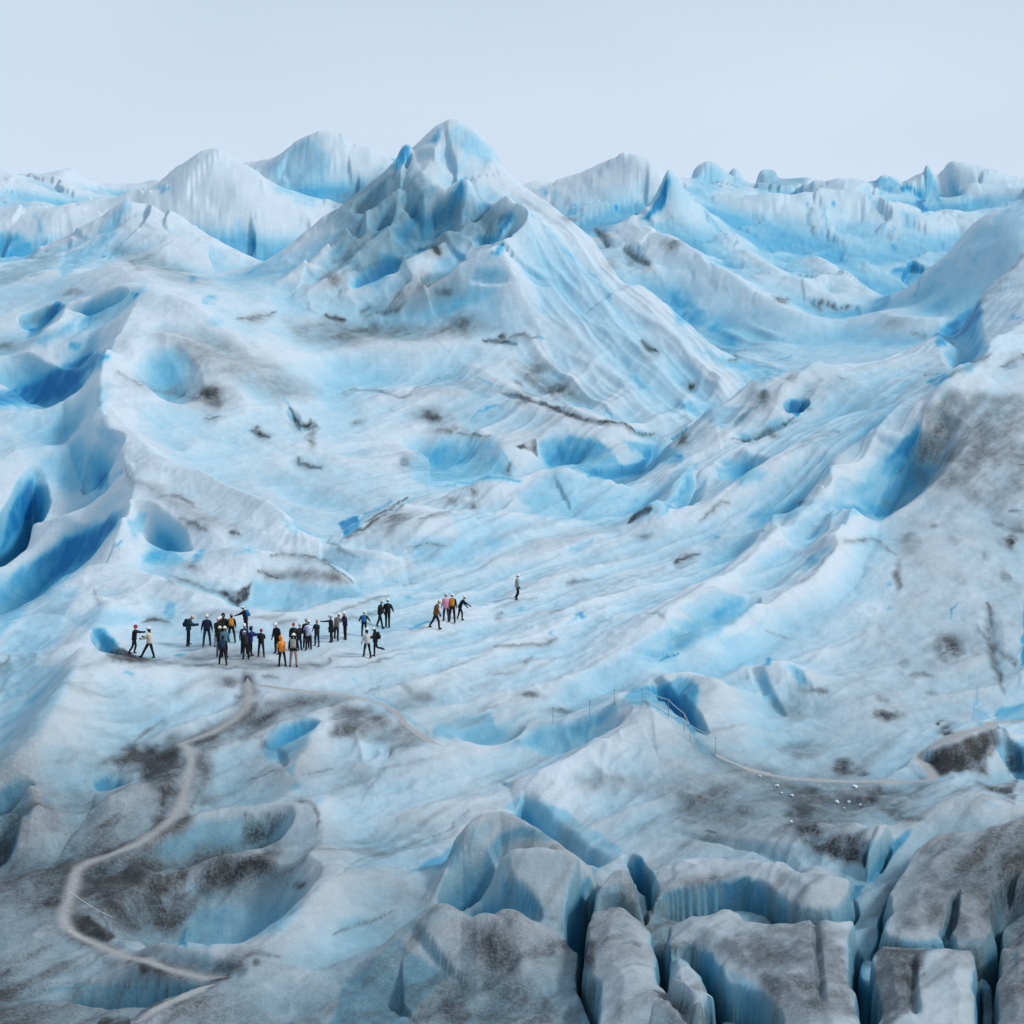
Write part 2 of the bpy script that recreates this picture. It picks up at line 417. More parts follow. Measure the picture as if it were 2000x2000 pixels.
# farther masses, right
cp((1450, 690, 266), (1550, 670, 272), (1400, 600, 288), (1500, 620, 284), (1650, 640, 282), (1300, 490, 312), (1250, 520, 300), (1450, 530, 312), (1600, 560, 304), (1720, 600, 292), (1600, 450, 345), (1720, 510, 330), (1450, 450, 340))
cp((1250, 312, 352), (1120, 415, 335), (1180, 370, 345), (1320, 375, 352), (1390, 356, 398), (1500, 360, 395), (1600, 360, 385), (1550, 385, 372), (1700, 380, 378), (1750, 420, 360), (1790, 378, 400), (1900, 340, 402), (2000, 352, 398), (1850, 400, 380), (1100, 372, 410), (1050, 388, 400), (2300, 340, 400))
cp((2000, 388, 292), (1900, 440, 289), (1800, 560, 284), (1880, 560, 276), (1990, 480, 275))
cz((1990, 315, -14), (1850, 318, -15), (1750, 305, -17))
for px in (-500, 0, 500, 1000, 1500, 2000, 2500): cz((px, 470, -6), (px, 518, -9))

Z = base_surface(CP)

# ---- silhouettes and large crests (px, py, y); left of travel / right of travel reach in metres
ridge([(-120, 300, 405), (0, 325, 402), (40, 347, 402), (95, 368, 402), (180, 392, 396)], 14, 30, 1.3, 0.6)
ridge([(85, 352, 428), (115, 342, 428), (140, 333, 428), (162, 348, 428), (205, 374, 428), (250, 385, 428)], 12, 26, 1.4, 0.5)
ridge([(235, 382, 366), (310, 350, 363), (345, 325, 362), (395, 300, 361), (432, 300, 361), (472, 320, 360), (525, 352, 358), (585, 402, 352)], 14, 24, 1.4, 0.5, 0.3)
ridge([(512, 328, 420), (560, 293, 420), (612, 268, 420), (662, 272, 420), (742, 296, 420), (800, 318, 420)], 12, 30, 1.2, 0.5)
ridge([(-60, 528, 312), (60, 500, 310), (130, 458, 312), (205, 420, 312), (245, 386, 312)], 14, 16, 1.6, 0.3, 0.4)
ridge([(245, 386, 312), (300, 400, 314), (380, 440, 310), (450, 490, 300)], 14, 16, 1.5, 1.2)
ridge([(215, 505, 298), (232, 440, 306), (246, 388, 311)], 5, 7, 1.5, 0.2)
# main peak
ridge([(470, 540, 265), (560, 488, 270), (650, 414, 274), (720, 362, 275), (765, 325, 276), (783, 292, 276), (800, 288, 276), (808, 300, 276), (826, 277, 277), (862, 244, 278), (897, 240, 278), (936, 260, 278), (968, 300, 277), (980, 328, 276), (1012, 352, 274), (1050, 382, 272), (1103, 417, 268), (1157, 462, 264)], 14, 17, 1.5, 0.25, 0.2, 6)
ridge([(1157, 462, 264), (1208, 545, 258), (1278, 575, 255), (1350, 650, 248), (1420, 735, 241), (1450, 790, 236)], 12, 12, 1.6, 0.3, 0.5)
rh([(864, 246, 0.5), (848, 290, 1.6), (828, 345, 2.2), (858, 378, 2.0), (905, 380, 1.2)], 7, 6, 1.8, 0.2)
rh([(850, 425, 0.4), (880, 385, 2.5), (908, 346, 4.4), (925, 372, 3.2), (940, 400, 1.2)], 5, 5, 1.5, 0.1)
rh([(940, 420, 0.8), (966, 400, 2.4), (988, 392, 3.4), (1003, 412, 3.0), (1028, 424, 2.8), (1036, 446, 1.5)], 5, 5, 1.5, 0.1)
rh([(1028, 428, 1.8), (1010, 465, 2.2), (985, 492, 2.6), (978, 520, 1.8), (1004, 575, 0.8)], 6, 8, 1.7, 0.15)
rh([(700, 520, 0.4), (770, 510, 1.2), (850, 482, 1.8), (930, 470, 1.6), (985, 470, 0.8)], 4, 5, 1.6, 0.12)
rh([(640, 590, 0.3), (720, 565, 1.4), (800, 545, 1.8), (850, 500, 1.2)], 5, 5, 1.7, 0.12)
rh([(760, 585, 0.6), (830, 560, 1.2), (905, 520, 2.0), (985, 500, 2.2)], 4, 6, 1.7, 0.12)
rh([(545, 560, 0.4), (640, 505, 1.4), (730, 455, 1.6), (800, 430, 0.8)], 4, 5, 1.7, 0.12)
rh([(620, 500, 0.4), (690, 445, 1.6), (760, 395, 1.8), (820, 365, 1.0)], 4, 5, 1.7, 0.12)
for c, a, b, d in [((785, 306), (772, 330), (800, 306), 2.2), ((722, 385), (690, 412), (735, 400), 2.0), ((800, 402), (795, 375), (818, 402), 1.0),
                   ((806, 420), (806, 455), (828, 420), 1.2), ((745, 432), (735, 470), (770, 430), 2.0), ((695, 455), (690, 480), (715, 452), 2.0), ((878, 405), (860, 440), (905, 400), 1.8),
                   ((1000, 440), (975, 465), (1018, 440), 2.8), ((960, 462), (930, 480), (985, 465), 1.6), ((938, 408), (925, 428), (955, 405), 1.5), ((740, 545), (705, 565), (770, 545), 0.9),
                   ((955, 545), (915, 560), (985, 545), 1.1), ((975, 480), (940, 495), (990, 480), 1.6), ((840, 485), (815, 492), (865, 485), 1.2), ((668, 470), (655, 495), (690, 468), 1.6)]:
    bowl(c, a, b, d, 0.9)
# rolling folds on the peak's front
rh([(430, 700, 0.2), (560, 690, 0.8), (650, 682, 1.3), (722, 665, 1.6), (813, 671, 1.4), (904, 660, 1.0), (980, 690, 0.6), (1080, 745, 0.4)], 7, 5, 1.5, 0.4)
rh([(900, 690, 0.3), (960, 735, 1.0), (1040, 775, 1.2), (1150, 815, 1.2), (1240, 842, 0.8), (1330, 850, 0.3)], 5, 3, 1.4, 0.2)
rh([(680, 790, 0.3), (760, 770, 0.9), (860, 765, 1.0), (950, 775, 0.8), (1020, 800, 0.6), (1120, 820, 0.3)], 6, 4, 1.5, 0.3)
# blue wall under the peak and the hummocks before it
scarp([(690, 845, 0.4), (760, 838, 0.7), (860, 840, 1), (930, 838, 1), (962, 852, 0.9), (990, 870, 0.55), (1025, 852, 0.9), (1080, 842, 1.0), (1140, 846, 1), (1190, 868, 0.9), (1225, 900, 0.3)], 2.6, 4.2, 19, -1, 16)
scarp([(1165, 862, 0.4), (1220, 868, 0.9), (1300, 872, 1.0), (1370, 868, 0.5)], 1.8, 2.4, 11, -1, 16)
rh([(860, 975, 0.46), (905, 955, 1.55), (960, 935, 2.33), (1015, 940, 2.17), (1065, 922, 2.79), (1100, 915, 3.10), (1150, 925, 2.63), (1210, 945, 1.86), (1290, 960, 0.62)], 4, 9, 1.4, 0.4)
rh([(640, 1052, 0.46), (690, 1025, 1.86), (740, 1000, 2.63), (800, 974, 2.79), (860, 985, 1.55), (930, 1000, 0.78)], 3, 8, 1.5, 0.3)
rh([(700, 1065, 0.31), (790, 1035, 1.40), (870, 1005, 2.02), (960, 1000, 1.86), (1060, 1010, 1.24), (1160, 1020, 0.46)], 4, 8, 1.4, 0.4)
rh([(560, 1085, 0.46), (640, 1078, 1.24), (705, 1080, 1.71), (760, 1090, 1.24), (790, 1105, 0.46)], 2.5, 5, 1.3, 0.15)
rh([(400, 1095, 0.46), (440, 1085, 2.17), (520, 1082, 2.48), (590, 1086, 2.33), (650, 1105, 2.02), (690, 1130, 0.78)], 2.5, 5, 1.3, 0.15)
rh([(270, 1110, 0.78), (340, 1140, 1.86), (410, 1160, 1.55), (450, 1185, 0.78)], 4, 5, 1.5, 0.3)
rh([(395, 1190, 0.31), (470, 1182, 1.40), (560, 1186, 1.40), (640, 1180, 1.08), (740, 1150, 0.62)], 3, 5, 1.5, 0.3)
# face right of the spine: long rib down to the shelf
rh([(240, 850, 0.4), (320, 885, 2.2), (400, 915, 3.0), (470, 950, 3.4), (540, 985, 3.2), (580, 1030, 2.0), (640, 1058, 0.3)], 4, 7, 1.4, 0.2)
rh([(265, 940, 0.4), (330, 985, 0.9), (400, 1030, 1.2), (470, 1070, 0.6)], 4, 5, 1.6, 0.3)
bowl((300, 1060), (380, 1075), (300, 1020), 2.0, 1.2)
bowl((330, 730), (400, 760), (350, 690), 1.6, 1.0)
rh([(220, 690, 0.3), (270, 655, 1.2), (340, 650, 1.4), (400, 690, 1.0), (420, 740, 0.4)], 5, 4, 1.6, 0.3)
rh([(300, 570, 0.3), (380, 600, 1.3), (440, 640, 0.8), (480, 680, 0.3)], 5, 6, 1.6, 0.3)
# left spine
groove([(250, 590, .6), (170, 660, .9), (130, 740, 1), (125, 840, 1), (160, 920, 1), (185, 990, .8)], 2.2, 6.5, 1.4)
ridge([(225, 520, 262), (275, 556, 246), (252, 620, 238), (208, 692, 226), (196, 760, 217), (205, 830, 209), (235, 880, 202), (262, 935, 195), (248, 1000, 186), (224, 1066, 175), (150, 1126, 166), (80, 1180, 160), (0, 1240, 153), (-80, 1300, 147)], 5.5, 8, 1.6, 0.15, 0.4)
bowl((60, 1140), (240, 1000), (-20, 1060), 3.5, 0.8, ymin=168)
rh([(262, 940, 0.6), (170, 985, 2.0), (90, 1040, 2.4), (0, 1115, 2.4), (-60, 1160, 1.5)], 4, 5, 1.5, 0.3, ymin=176)
bowl((90, 750), (215, 692), (60, 705), 3.6, 0.8, ymin=205)
ridge([(-40, 800, 217), (30, 800, 217), (90, 798, 217), (150, 760, 219), (212, 695, 225)], 3, 4, 1.4, 0.15)
bowl((200, 905), (245, 870), (190, 880), 1.6, 0.9)
groove([(68, 930, 0.6), (55, 985, 1.2), (25, 1030, 1.3), (-10, 1085, 1.0)], 5.0, 1.6)
bowl((85, 625), (128, 600), (70, 605), 2.6, 0.7)
rh([(40, 668, 0.3), (80, 655, 1.6), (118, 625, 2.0), (132, 605, 1.0)], 2.5, 2.5, 1.3, 0.1)
rh([(0, 640, 0.6), (120, 600, 1.0), (200, 570, 1.2), (270, 560, 0.6)], 4, 4, 1.6, 0.2)
rh([(-20, 720, 0.5), (80, 690, 1.0), (150, 660, 1.3), (220, 630, 0.8)], 3.5, 4, 1.6, 0.2)
rh([(-20, 900, 0.5), (80, 870, 1.4), (160, 840, 1.4), (205, 830, 0.4)], 4, 5, 1.6, 0.3)
bowl((185, 600), (250, 575), (190, 585), 1.5, 0.8)

# ---- slope to the right: crest A, B, C and the troughs between
ridge([(2120, 470, 245), (2000, 505, 243), (1925, 566, 239), (1918, 590, 237), (1870, 640, 234), (1829, 662, 232), (1753, 700, 227), (1655, 714, 224), (1600, 714, 222), (1553, 725, 221), (1495, 752, 218), (1474, 780, 216), (1423, 834, 212), (1372, 867, 208), (1330, 905, 204), (1270, 975, 198), (1210, 1015, 192)], 6, 7, 1.6, 0.2, 0.3, 6)
ridge([(2100, 300, 290), (2000, 385, 291), (1940, 415, 290), (1900, 440, 289), (1860, 490, 288), (1815, 535, 286), (1780, 590, 283)], 12, 9, 1.4, 0.3)
bowl((1880, 640), (1918, 592), (1850, 620), 1.6, 1.2)
rh([(2060, 560, 0.5), (1960, 650, 1.8), (1880, 720, 2.0), (1800, 780, 1.4), (1700, 850, 0.8), (1600, 930, 0.4)], 5, 5, 1.6, 0.2)
ridge([(2100, 690, 208), (1999, 712, 206), (1898, 722, 203), (1854, 751, 201), (1807, 794, 198), (1800, 845, 195), (1785, 885, 192), (1735, 941, 188), (1662, 1010, 183), (1632, 1050, 180), (1628, 1076, 178), (1604, 1104, 175.5), (1568, 1137, 172), (1481, 1184, 166), (1390, 1242, 160), (1307, 1289, 155), (1230, 1325, 150), (1130, 1365, 146)], 7, 6, 1.6, 0.15, 0.5, 6)
groove([(1815, 800, 0.7), (1785, 860, 1.1), (1740, 915, 1.2), (1680, 975, 1.0), (1610, 1050, 0.8), (1560, 1100, 0.4)], 4.2, 4.2, 1.2, ymin=183)
rh([(1760, 860, 0.6), (1690, 910, 1.4), (1560, 1010, 1.6), (1440, 1105, 1.3), (1320, 1190, 0.8), (1200, 1260, 0.3)], 4.5, 4, 1.6, 0.2)
rh([(1700, 790, 0.4), (1600, 850, 1.0), (1520, 900, 1.3), (1420, 970, 1.0), (1300, 1030, 0.5)], 4, 4.5, 1.6, 0.2)
rh([(1640, 905, 0.5), (1615, 960, 1.0), (1540, 1000, 0.9), (1450, 1045, 0.5)], 3, 3.5, 1.6, 0.2)
bowl((1450, 915), (1500, 895), (1430, 890), 1.3, 0.9)
bowl((1570, 975), (1620, 955), (1545, 965), 1.2, 0.9)
bowl((1400, 1230), (1490, 1190), (1380, 1205), 1.3, 0.9, ymin=158)
bowl((1555, 797), (1578, 790), (1556, 782), 2.6, 0.6)
groove([(1430, 850, 0.7), (1480, 845, 1.0), (1520, 830, 1), (1560, 815, 0.5)], 0.8, 1.0)
rh([(1350, 895, 0.5), (1330, 940, 1.5), (1290, 985, 1.6), (1240, 1012, 0.8)], 2.5, 3, 1.5, 0.15)
groove([(1365, 915, 0.6), (1340, 960, 1.0), (1300, 1005, 0.8)], 1.6, 1.4)
# far right masses
ridge([(1020, 390, 405), (1060, 372, 405), (1100, 352, 405), (1140, 360, 405), (1170, 385, 400)], 14, 18, 1.4, 0.5)
ridge([(1110, 415, 340), (1150, 392, 343), (1200, 355, 347), (1245, 312, 350), (1280, 320, 350), (1300, 345, 349), (1330, 380, 346)], 12, 12, 1.4, 0.3, 0.2)
ridge([(1235, 425, 325), (1275, 405, 326), (1300, 372, 327), (1306, 340, 328), (1330, 372, 332), (1350, 400, 336)], 5, 7, 1.5, 0.15)
ridge([(1345, 375, 396), (1358, 332, 396), (1380, 314, 396), (1402, 316, 396), (1414, 350, 395), (1418, 380, 394)], 6, 7, 0.9, 0.1)
ridge([(1412, 372, 425), (1425, 330, 425), (1445, 326, 425), (1464, 376, 425)], 6, 10, 0.9, 0.2)
ridge([(1474, 380, 418), (1482, 340, 418), (1500, 333, 418), (1570, 342, 418), (1592, 352, 418), (1630, 378, 416)], 6, 9, 0.9, 0.1)
ridge([(1560, 378, 385), (1610, 356, 386), (1660, 348, 387), (1690, 352, 388), (1730, 380, 386), (1790, 425, 376)], 10, 14, 1.3, 0.4)
ridge([(1690, 352, 405), (1720, 346, 405), (1752, 358, 405), (1764, 366, 405), (1785, 352, 404), (1803, 340, 403), (1811, 314, 403), (1817, 335, 403), (1832, 362, 402), (1850, 400, 398)], 6, 9, 1.0, 0.06)
ridge([(1838, 345, 408), (1855, 316, 408), (1900, 323, 408), (1950, 335, 407), (2010, 350, 406), (2150, 350, 406)], 10, 20, 1.1, 0.3)
rh([(1390, 385, 0.5), (1500, 385, 2.4), (1600, 375, 2.6), (1700, 385, 2.2), (1760, 425, 1.0)], 12, 12, 1.5, 1.0)
rh([(1180, 445, 0.5), (1290, 460, 2.0), (1380, 510, 2.4), (1460, 560, 2.2), (1540, 605, 2.0), (1620, 625, 1.2), (1720, 625, 0.5)], 7, 8, 1.6, 0.4)
rh([(1390, 400, 0.4), (1420, 455, 1.6), (1480, 500, 2.0), (1560, 545, 2.0), (1620, 585, 1.4), (1700, 585, 0.5)], 7, 8, 1.6, 0.4)
rh([(1560, 500, 0.5), (1610, 505, 2.2), (1660, 545, 2.2), (1720, 575, 1.0)], 6, 7, 1.6, 0.3)
rh([(1700, 610, 0.5), (1770, 620, 1.6), (1850, 622, 1.0)], 5, 5, 1.5, 0.2)
rh([(1270, 610, 0.5), (1330, 680, 1.4), (1420, 740, 1.6), (1490, 790, 0.8)], 4, 5, 1.5, 0.2)
rh([(1180, 620, 0.5), (1260, 700, 1.4), (1340, 775, 1.6), (1400, 845, 0.8)], 4, 5, 1.6, 0.2)
rh([(1090, 600, 0.4), (1170, 700, 1.0), (1260, 790, 1.2), (1330, 850, 0.6)], 4, 5, 1.6, 0.3)

# ---- foreground
ridge([(1000, 1562, 131.5), (1030, 1538, 133), (1067, 1500, 136), (1150, 1458, 139), (1226, 1420, 141.5), (1262, 1408, 142), (1310, 1432, 141.5), (1370, 1470, 140), (1460, 1508, 138)], 5, 7, 1.7, 0.4)
rh([(1080, 1470, 0.3), (1160, 1412, 1.0), (1226, 1374, 1.5), (1275, 1390, 1.2), (1330, 1425, 0.5)], 3.5, 4, 1.5, 0.2)
bowl((1330, 1395), (1375, 1425), (1290, 1345), 1.5, 1.1)
bowl((1130, 1420), (1230, 1385), (1110, 1405), 1.2, 0.9)
rh([(1350, 1450, 0.3), (1385, 1370, 1.0), (1400, 1340, 1.4), (1370, 1320, 1.2), (1320, 1330, 0.6)], 4, 3.5, 1.5, 0.3)
bowl((960, 1420), (1020, 1400), (930, 1405), 1.2, 0.9)
rh([(1500, 1330, 0.4), (1510, 1290, 1.2), (1560, 1300, 0.8), (1600, 1360, 0.3)], 3, 3, 1.5, 0.2)
bowl((1570, 1325), (1600, 1350), (1550, 1310), 0.4, 1.2)
bowl((1500, 1345), (1530, 1390), (1480, 1340), 0.5, 1.2)
# left flank edge
rh([(180, 1270, 0.4), (145, 1300, 1.6), (112, 1380, 2.0), (70, 1430, 1.8), (0, 1495, 1.2), (-60, 1540, 0.5)], 6, 5, 1.6, 0.3)
rh([(120, 1195, 0.4), (160, 1160, 1.2), (215, 1160, 1.3), (190, 1215, 1.0), (130, 1260, 0.5)], 3.5, 3.5, 1.6, 0.3)
bowl((205, 1250), (235, 1265), (200, 1225), 1.6, 0.8)
rh([(150, 1275, 0.3), (200, 1275, 0.9), (270, 1290, 0.9), (340, 1300, 0.4)], 2.5, 3.5, 1.5, 0.2)
# big basin lower left
bowl((420, 1770), (640, 1740), (400, 1680), 3.0, 1.1)
rh([(215, 1825, 0.4), (260, 1830, 1.0), (330, 1845, 1.3), (410, 1850, 1.4), (490, 1845, 1.5), (560, 1815, 1.6), (620, 1765, 1.6), (680, 1700, 1.0)], 4, 4, 1.5, 0.25)
bowl((410, 1640), (560, 1605), (390, 1610), 1.8, 0.9)
rh([(300, 1660, 0.2), (380, 1618, 0.8), (470, 1590, 0.9), (570, 1588, 0.5)], 3, 3, 1.5, 0.2)
rh([(600, 1760, 0.2), (600, 1700, 0.8), (630, 1620, 0.9), (620, 1555, 0.8), (640, 1545, 0.4)], 3, 3, 1.5, 0.2)
bowl((570, 1430), (615, 1405), (545, 1415), 1.6, 0.8)
rh([(520, 1480, 0.3), (560, 1500, 0.9), (600, 1450, 1.0), (630, 1400, 0.9), (720, 1380, 0.4)], 3, 3, 1.5, 0.2)
bowl((15, 1580), (66, 1565), (20, 1540), 1.6, 1.0)
bowl((5, 1660), (42, 1650), (5, 1630), 1.6, 1.0)
rh([(30, 1540, 0.8), (70, 1560, 1.4), (60, 1600, 1.5), (20, 1620, 1.0)], 2.5, 2.5, 1.5, 0.2)
rh([(130, 1640, 0.3), (200, 1590, 1.0), (280, 1530, 1.2), (330, 1520, 0.5)], 4, 4, 1.6, 0.4)
groove([(180, 1540, 0.7), (215, 1525, 1.2), (235, 1505, 0.8)], 1.4, 1.0)
groove([(60, 1930, 0.6), (150, 1928, 1), (300, 1928, 1.0), (430, 1915, 0.6)], 1.8, 1.6)
rh([(250, 1998, 0.5), (350, 1960, 0.8), (430, 1925, 0.5), (520, 1890, 0.4)], 2, 3, 1.4, 0.2)
# central blocks
rh([(860, 1700, 0.6), (903, 1640, 2.4), (925, 1600, 3.0), (960, 1586, 3.2), (985, 1583, 3.2), (1050, 1622, 2.8), (1115, 1658, 2.2), (1150, 1685, 1.4)], 2.2, 4, 1.2, 0.25)
bowl((910, 1720), (930, 1650), (860, 1740), 2.2, 0.8)
rh([(940, 1760, 0.6), (975, 1690, 2.4), (995, 1652, 3.2), (1060, 1645, 3.2), (1120, 1660, 2.8), (1140, 1690, 2.2)], 1.6, 5, 1.3, 0.25)
bowl((990, 1755), (1060, 1770), (985, 1715), 1.6, 0.8)
rh([(700, 1930, 0.4), (770, 1835, 1.6), (800, 1790, 2.4), (840, 1766, 2.8), (880, 1770, 2.4), (905, 1790, 1.6)], 2.5, 4.5, 1.3, 0.3)
rh([(900, 1792, 0.6), (960, 1775, 1.8), (1000, 1770, 2.2), (1050, 1800, 1.6)], 2.0, 5, 1.4, 0.3)
scarp([(640, 1975, 0.8), (720, 1895, 1), (785, 1835, 1.0), (830, 1870, 1), (880, 1905, 0.6)], 3.0, 4.0, 12, -1, 20)
scarp([(985, 1562, 0.6), (1030, 1552, 1.0), (1080, 1590, 1.0), (1140, 1625, 1.0), (1200, 1655, 1.0), (1240, 1690, 0.8)], 2.2, 1.6, 9, -1)
# blocks and crevasses lower right
oI_, oJ_ = (650, 1300), (1300, 1300)
block(oJ_, [(1170, 1290), (1190, 1150), (1320, 990), (1500, 880), (1932, 770), (2100, 760), (2100, 1060), (1932, 1100), (1800, 1240), (1770, 1420), (1700, 1480), (1540, 1480), (1520, 1380), (1500, 1460), (1180, 1450)], 3.0, 2.2, 0.0, 1)
block(oJ_, [(-60, 1010), (120, 960), (300, 960), (600, 985), (750, 1010), (1010, 1160), (985, 1250), (930, 1290), (690, 1290), (560, 1170), (460, 1110), (200, 1140), (-60, 1180)], 2.6, 1.6, 0.0, 2)
block(oJ_, [(1080, 1010), (1100, 940), (1230, 920), (1190, 960), (1110, 1060)], 2.0, 0.7, 0.0, 3)
block(oI_, [(1400, 1190), (1450, 1110), (1540, 1030), (1610, 1100), (1650, 1170), (1670, 1240), (1640, 1250), (1500, 1190)], 2.4, 0.9, 0.0, 4)
block(oI_, [(1375, 1250), (1500, 1215), (1600, 1240), (1680, 1310), (1755, 1430), (1765, 1600), (1850, 1720), (1960, 1830), (2000, 2050), (1440, 2050), (1430, 1850), (1420, 1700), (1370, 1560), (1345, 1450), (1350, 1350)], 3.2, 1.5, 0.0, 5)
block(oJ_, [(-10, 1310), (330, 1235), (440, 1300), (580, 1345), (700, 1335), (900, 1345), (1000, 1335), (1015, 1400), (1005, 1550), (1020, 1690), (1055, 1760), (1050, 2050), (640, 2050), (590, 1850), (430, 1700), (300, 1600), (230, 1490), (130, 1440), (10, 1450)], 3.2, 1.6, 0.0, 6)
block(oJ_, [(1110, 1570), (1180, 1520), (1420, 1505), (1500, 1540), (1660, 1530), (1695, 1570), (1685, 1750), (1660, 2050), (1400, 2050), (1150, 2050), (1140, 1800)], 3.0, 1.1, 0.0, 7)
block(oJ_, [(1800, 1500), (1880, 1390), (1960, 1350), (2100, 1340), (2100, 2050), (1740, 2050), (1770, 1800), (1785, 1650)], 3.0, 1.2, 0.0, 8)
block(oJ_, [(-80, 1720), (100, 1800), (280, 1880), (400, 1950), (430, 2060), (-80, 2060)], 2.6, 1.2, 0.0, 9)
block(oJ_, [(20, 1500), (120, 1510), (200, 1640), (280, 1760), (240, 1790), (100, 1700), (20, 1610)], 2.2, 0.6, 0.0, 10)
_g = bblur(BLK.astype(np.float64), 5, 14)
Z -= 6.0 * sstep(0.30, 0.70, _g) * ~BLK
for p_, dp, w_ in [([(1152, 1690, 0.6), (1140, 1740, 1), (1128, 1800, 1.1), (1132, 1850, 1.0)], 5.0, 0.55), ([(1228, 1660, 0.7), (1255, 1700, 1), (1266, 1740, 0.9)], 3.5, 0.5),
                   ([(1870, 1740, 0.5), (1858, 1800, 0.8), (1850, 1845, 0.6)], 1.4, 0.35), ([(1985, 1700, 0.5), (1955, 1760, 0.9), (1945, 1830, 0.6)], 1.6, 0.4), ([(1590, 1790, 0.5), (1598, 1880, 0.6), (1605, 1960, 0.6)], 0.5, 0.4), ([(1785, 1870, 0.5), (1782, 1940, 0.7), (1790, 2000, 0.7)], 0.6, 0.4)]:
    groove(p_, dp, w_, 0.8)
rh([(1720, 1640, 0.3), (1800, 1595, 0.9), (1900, 1565, 1.2), (1960, 1580, 0.6)], 3, 4, 1.5, 0.3)
rh([(1500, 1620, 0.2), (1600, 1615, 0.7), (1700, 1612, 1.0), (1770, 1622, 0.4)], 2.5, 3.5, 1.4, 0.2)
rh([(1790, 1500, 0.3), (1850, 1440, 1.6), (1900, 1425, 1.8), (1950, 1425, 1.0)], 2.2, 4, 1.4, 0.2)
bowl((1985, 1480), (2030, 1500), (1970, 1440), 1.6, 1.0)
groove([(1300, 1615, 0.4), (1400, 1640, 0.6), (1500, 1665, 0.8), (1580, 1700, 0.8)], 0.8, 1.0)

# ---- flutes, ripples and small roughness over everything
def rot(x, y, deg):
    a = math.radians(deg); return x * math.cos(a) + y * math.sin(a), -x * math.sin(a) + y * math.cos(a)
def region(px0, px1, py0, py1, f=120.0):
    row = HZ - F * Z / YY; col = 1000 + F * SS
    return sstep(px0 - f, px0 + f, col) * (1 - sstep(px1 - f, px1 + f, col)) * sstep(py0 - f, py0 + f, row) * (1 - sstep(py1 - f, py1 + f, row))
# large lazy undulation
Z += 0.55 * fbm(XX / 9.0, YY / 12.0, 3, 3) * sstep(95, 110, YY)
_hp = np.interp(HZ - F * Z / YY, [690, 705, 722, 751, 794, 845, 885, 941, 1010, 1050, 1104, 1137, 1184, 1242, 1289, 1325, 1400], [2300, 2050, 1898, 1854, 1807, 1800, 1785, 1735, 1662, 1632, 1604, 1568, 1481, 1390, 1307, 1230, 1150])
HILL = sstep(-10, 70, 1000 + F * SS - _hp) * sstep(130, 145, YY) * (1 - sstep(206, 214, YY))
# streaks along the fluted slope (they climb to the right and away)
u, v = rot(XX + 1.5 * fbm(XX / 12, YY / 12, 2, 11), YY, 52)
fl = ridged(u / 26.0, v / 3.4, 3, 21, 0.55) - 0.45
m = region(750, 2300, 560, 1420) * sstep(150, 165, YY) * (1 - sstep(228, 250, YY))
Z += 0.8 * fl * m * (1 - 0.8 * HILL)
# ribs running down the peak's right face
u, v = rot(XX + 1.2 * fbm(XX / 10, YY / 10, 2, 12), YY, -58)
fl = ridged(u / 24.0, v / 3.2, 3, 23, 0.55) - 0.45
m = sstep(980, 1060, 1000 + F * SS) * (1 - sstep(1480, 1560, 1000 + F * SS)) * sstep(222, 235, YY) * (1 - sstep(275, 285, YY))
Z += 0.9 * fl * m
# distant faces: broken planes
_wq = 1.6 * fbm(XX / 7, YY / 7, 2, 33)
_far = sstep(275, 305, YY)
Z += _far * (1.1 * facets((XX + _wq) / 9.0, (YY + 1.5 * _wq) / 12.0, 3) + 0.22 * facets((XX + _wq) / 3.2, YY / 5.0, 5) + 0.3 * (worley((XX + _wq) / 7.0, (YY + _wq) / 13.0, 2) - 0.35) + 0.12 * (worley((XX + _wq) / 2.6, YY / 5.0, 4) - 0.35) + 0.2 * fbm(XX / 2.2, YY / 3.0, 3, 36))
_col = 1000 + F * SS
_pk = sstep(500, 600, _col) * (1 - sstep(985, 1040, _col)) * sstep(246, 254, YY) * (1 - sstep(274, 277, YY))
Z += _pk * (0.55 * facets((XX * 0.8 + YY * 0.5 + _wq) / 4.5, (YY - XX * 0.3) / 5.0, 7) + 0.4 * (worley((XX * 0.8 + YY * 0.5 + _wq) / 4.2, (YY - XX * 0.3) / 5.0, 6) - 0.35) + 0.35 * (worley(XX / 1.5, YY / 2.2, 8) - 0.35))
_md = (1 - sstep(225, 250, YY)) * sstep(150, 170, YY) * (1 - sstep(600, 800, _col))
Z += _md * 0.55 * (worley((XX + YY * 0.4 + _wq) / 4.5, YY / 6.0, 10) - 0.35)
_ft = (1 - sstep(225, 250, YY))
_sc = fbm(XX / 11, YY / 11, 2, 44)
Z += _ft * (1 - 0.6 * HILL) * (0.22 * (0.6 + _sc) * (worley((XX * 0.77 - YY * 0.64 + 0.5 * _wq) / 1.5, (XX * 0.64 + YY * 0.77) / 4.2, 12) - 0.35) + 0.08 * (worley((XX * 0.77 - YY * 0.64) / 0.6, (XX * 0.64 + YY * 0.77) / 1.6, 14) - 0.35))
# foreground: soft scalloped surface
u, v = rot(XX, YY, 40)
fl = ridged(u / 9.0 + 0.8 * fbm(XX / 7, YY / 7, 2, 41), v / 3.2, 3, 27, 0.5) - 0.42
Z += 0.55 * fl * (1 - sstep(150, 175, YY))
Z += 0.09 * fbm(XX / 1.0, YY / 1.3, 5, 51, 0.6) + 0.16 * fbm(XX / 3.1, YY / 3.8, 3, 57, 0.5)

for _k in range(1):                 # melt rounds the sharpest teeth
    Z[1:-1] = 0.25 * Z[:-2] + 0.5 * Z[1:-1] + 0.25 * Z[2:]
    Z[:, 1:-1] = 0.25 * Z[:, :-2] + 0.5 * Z[:, 1:-1] + 0.25 * Z[:, 2:]

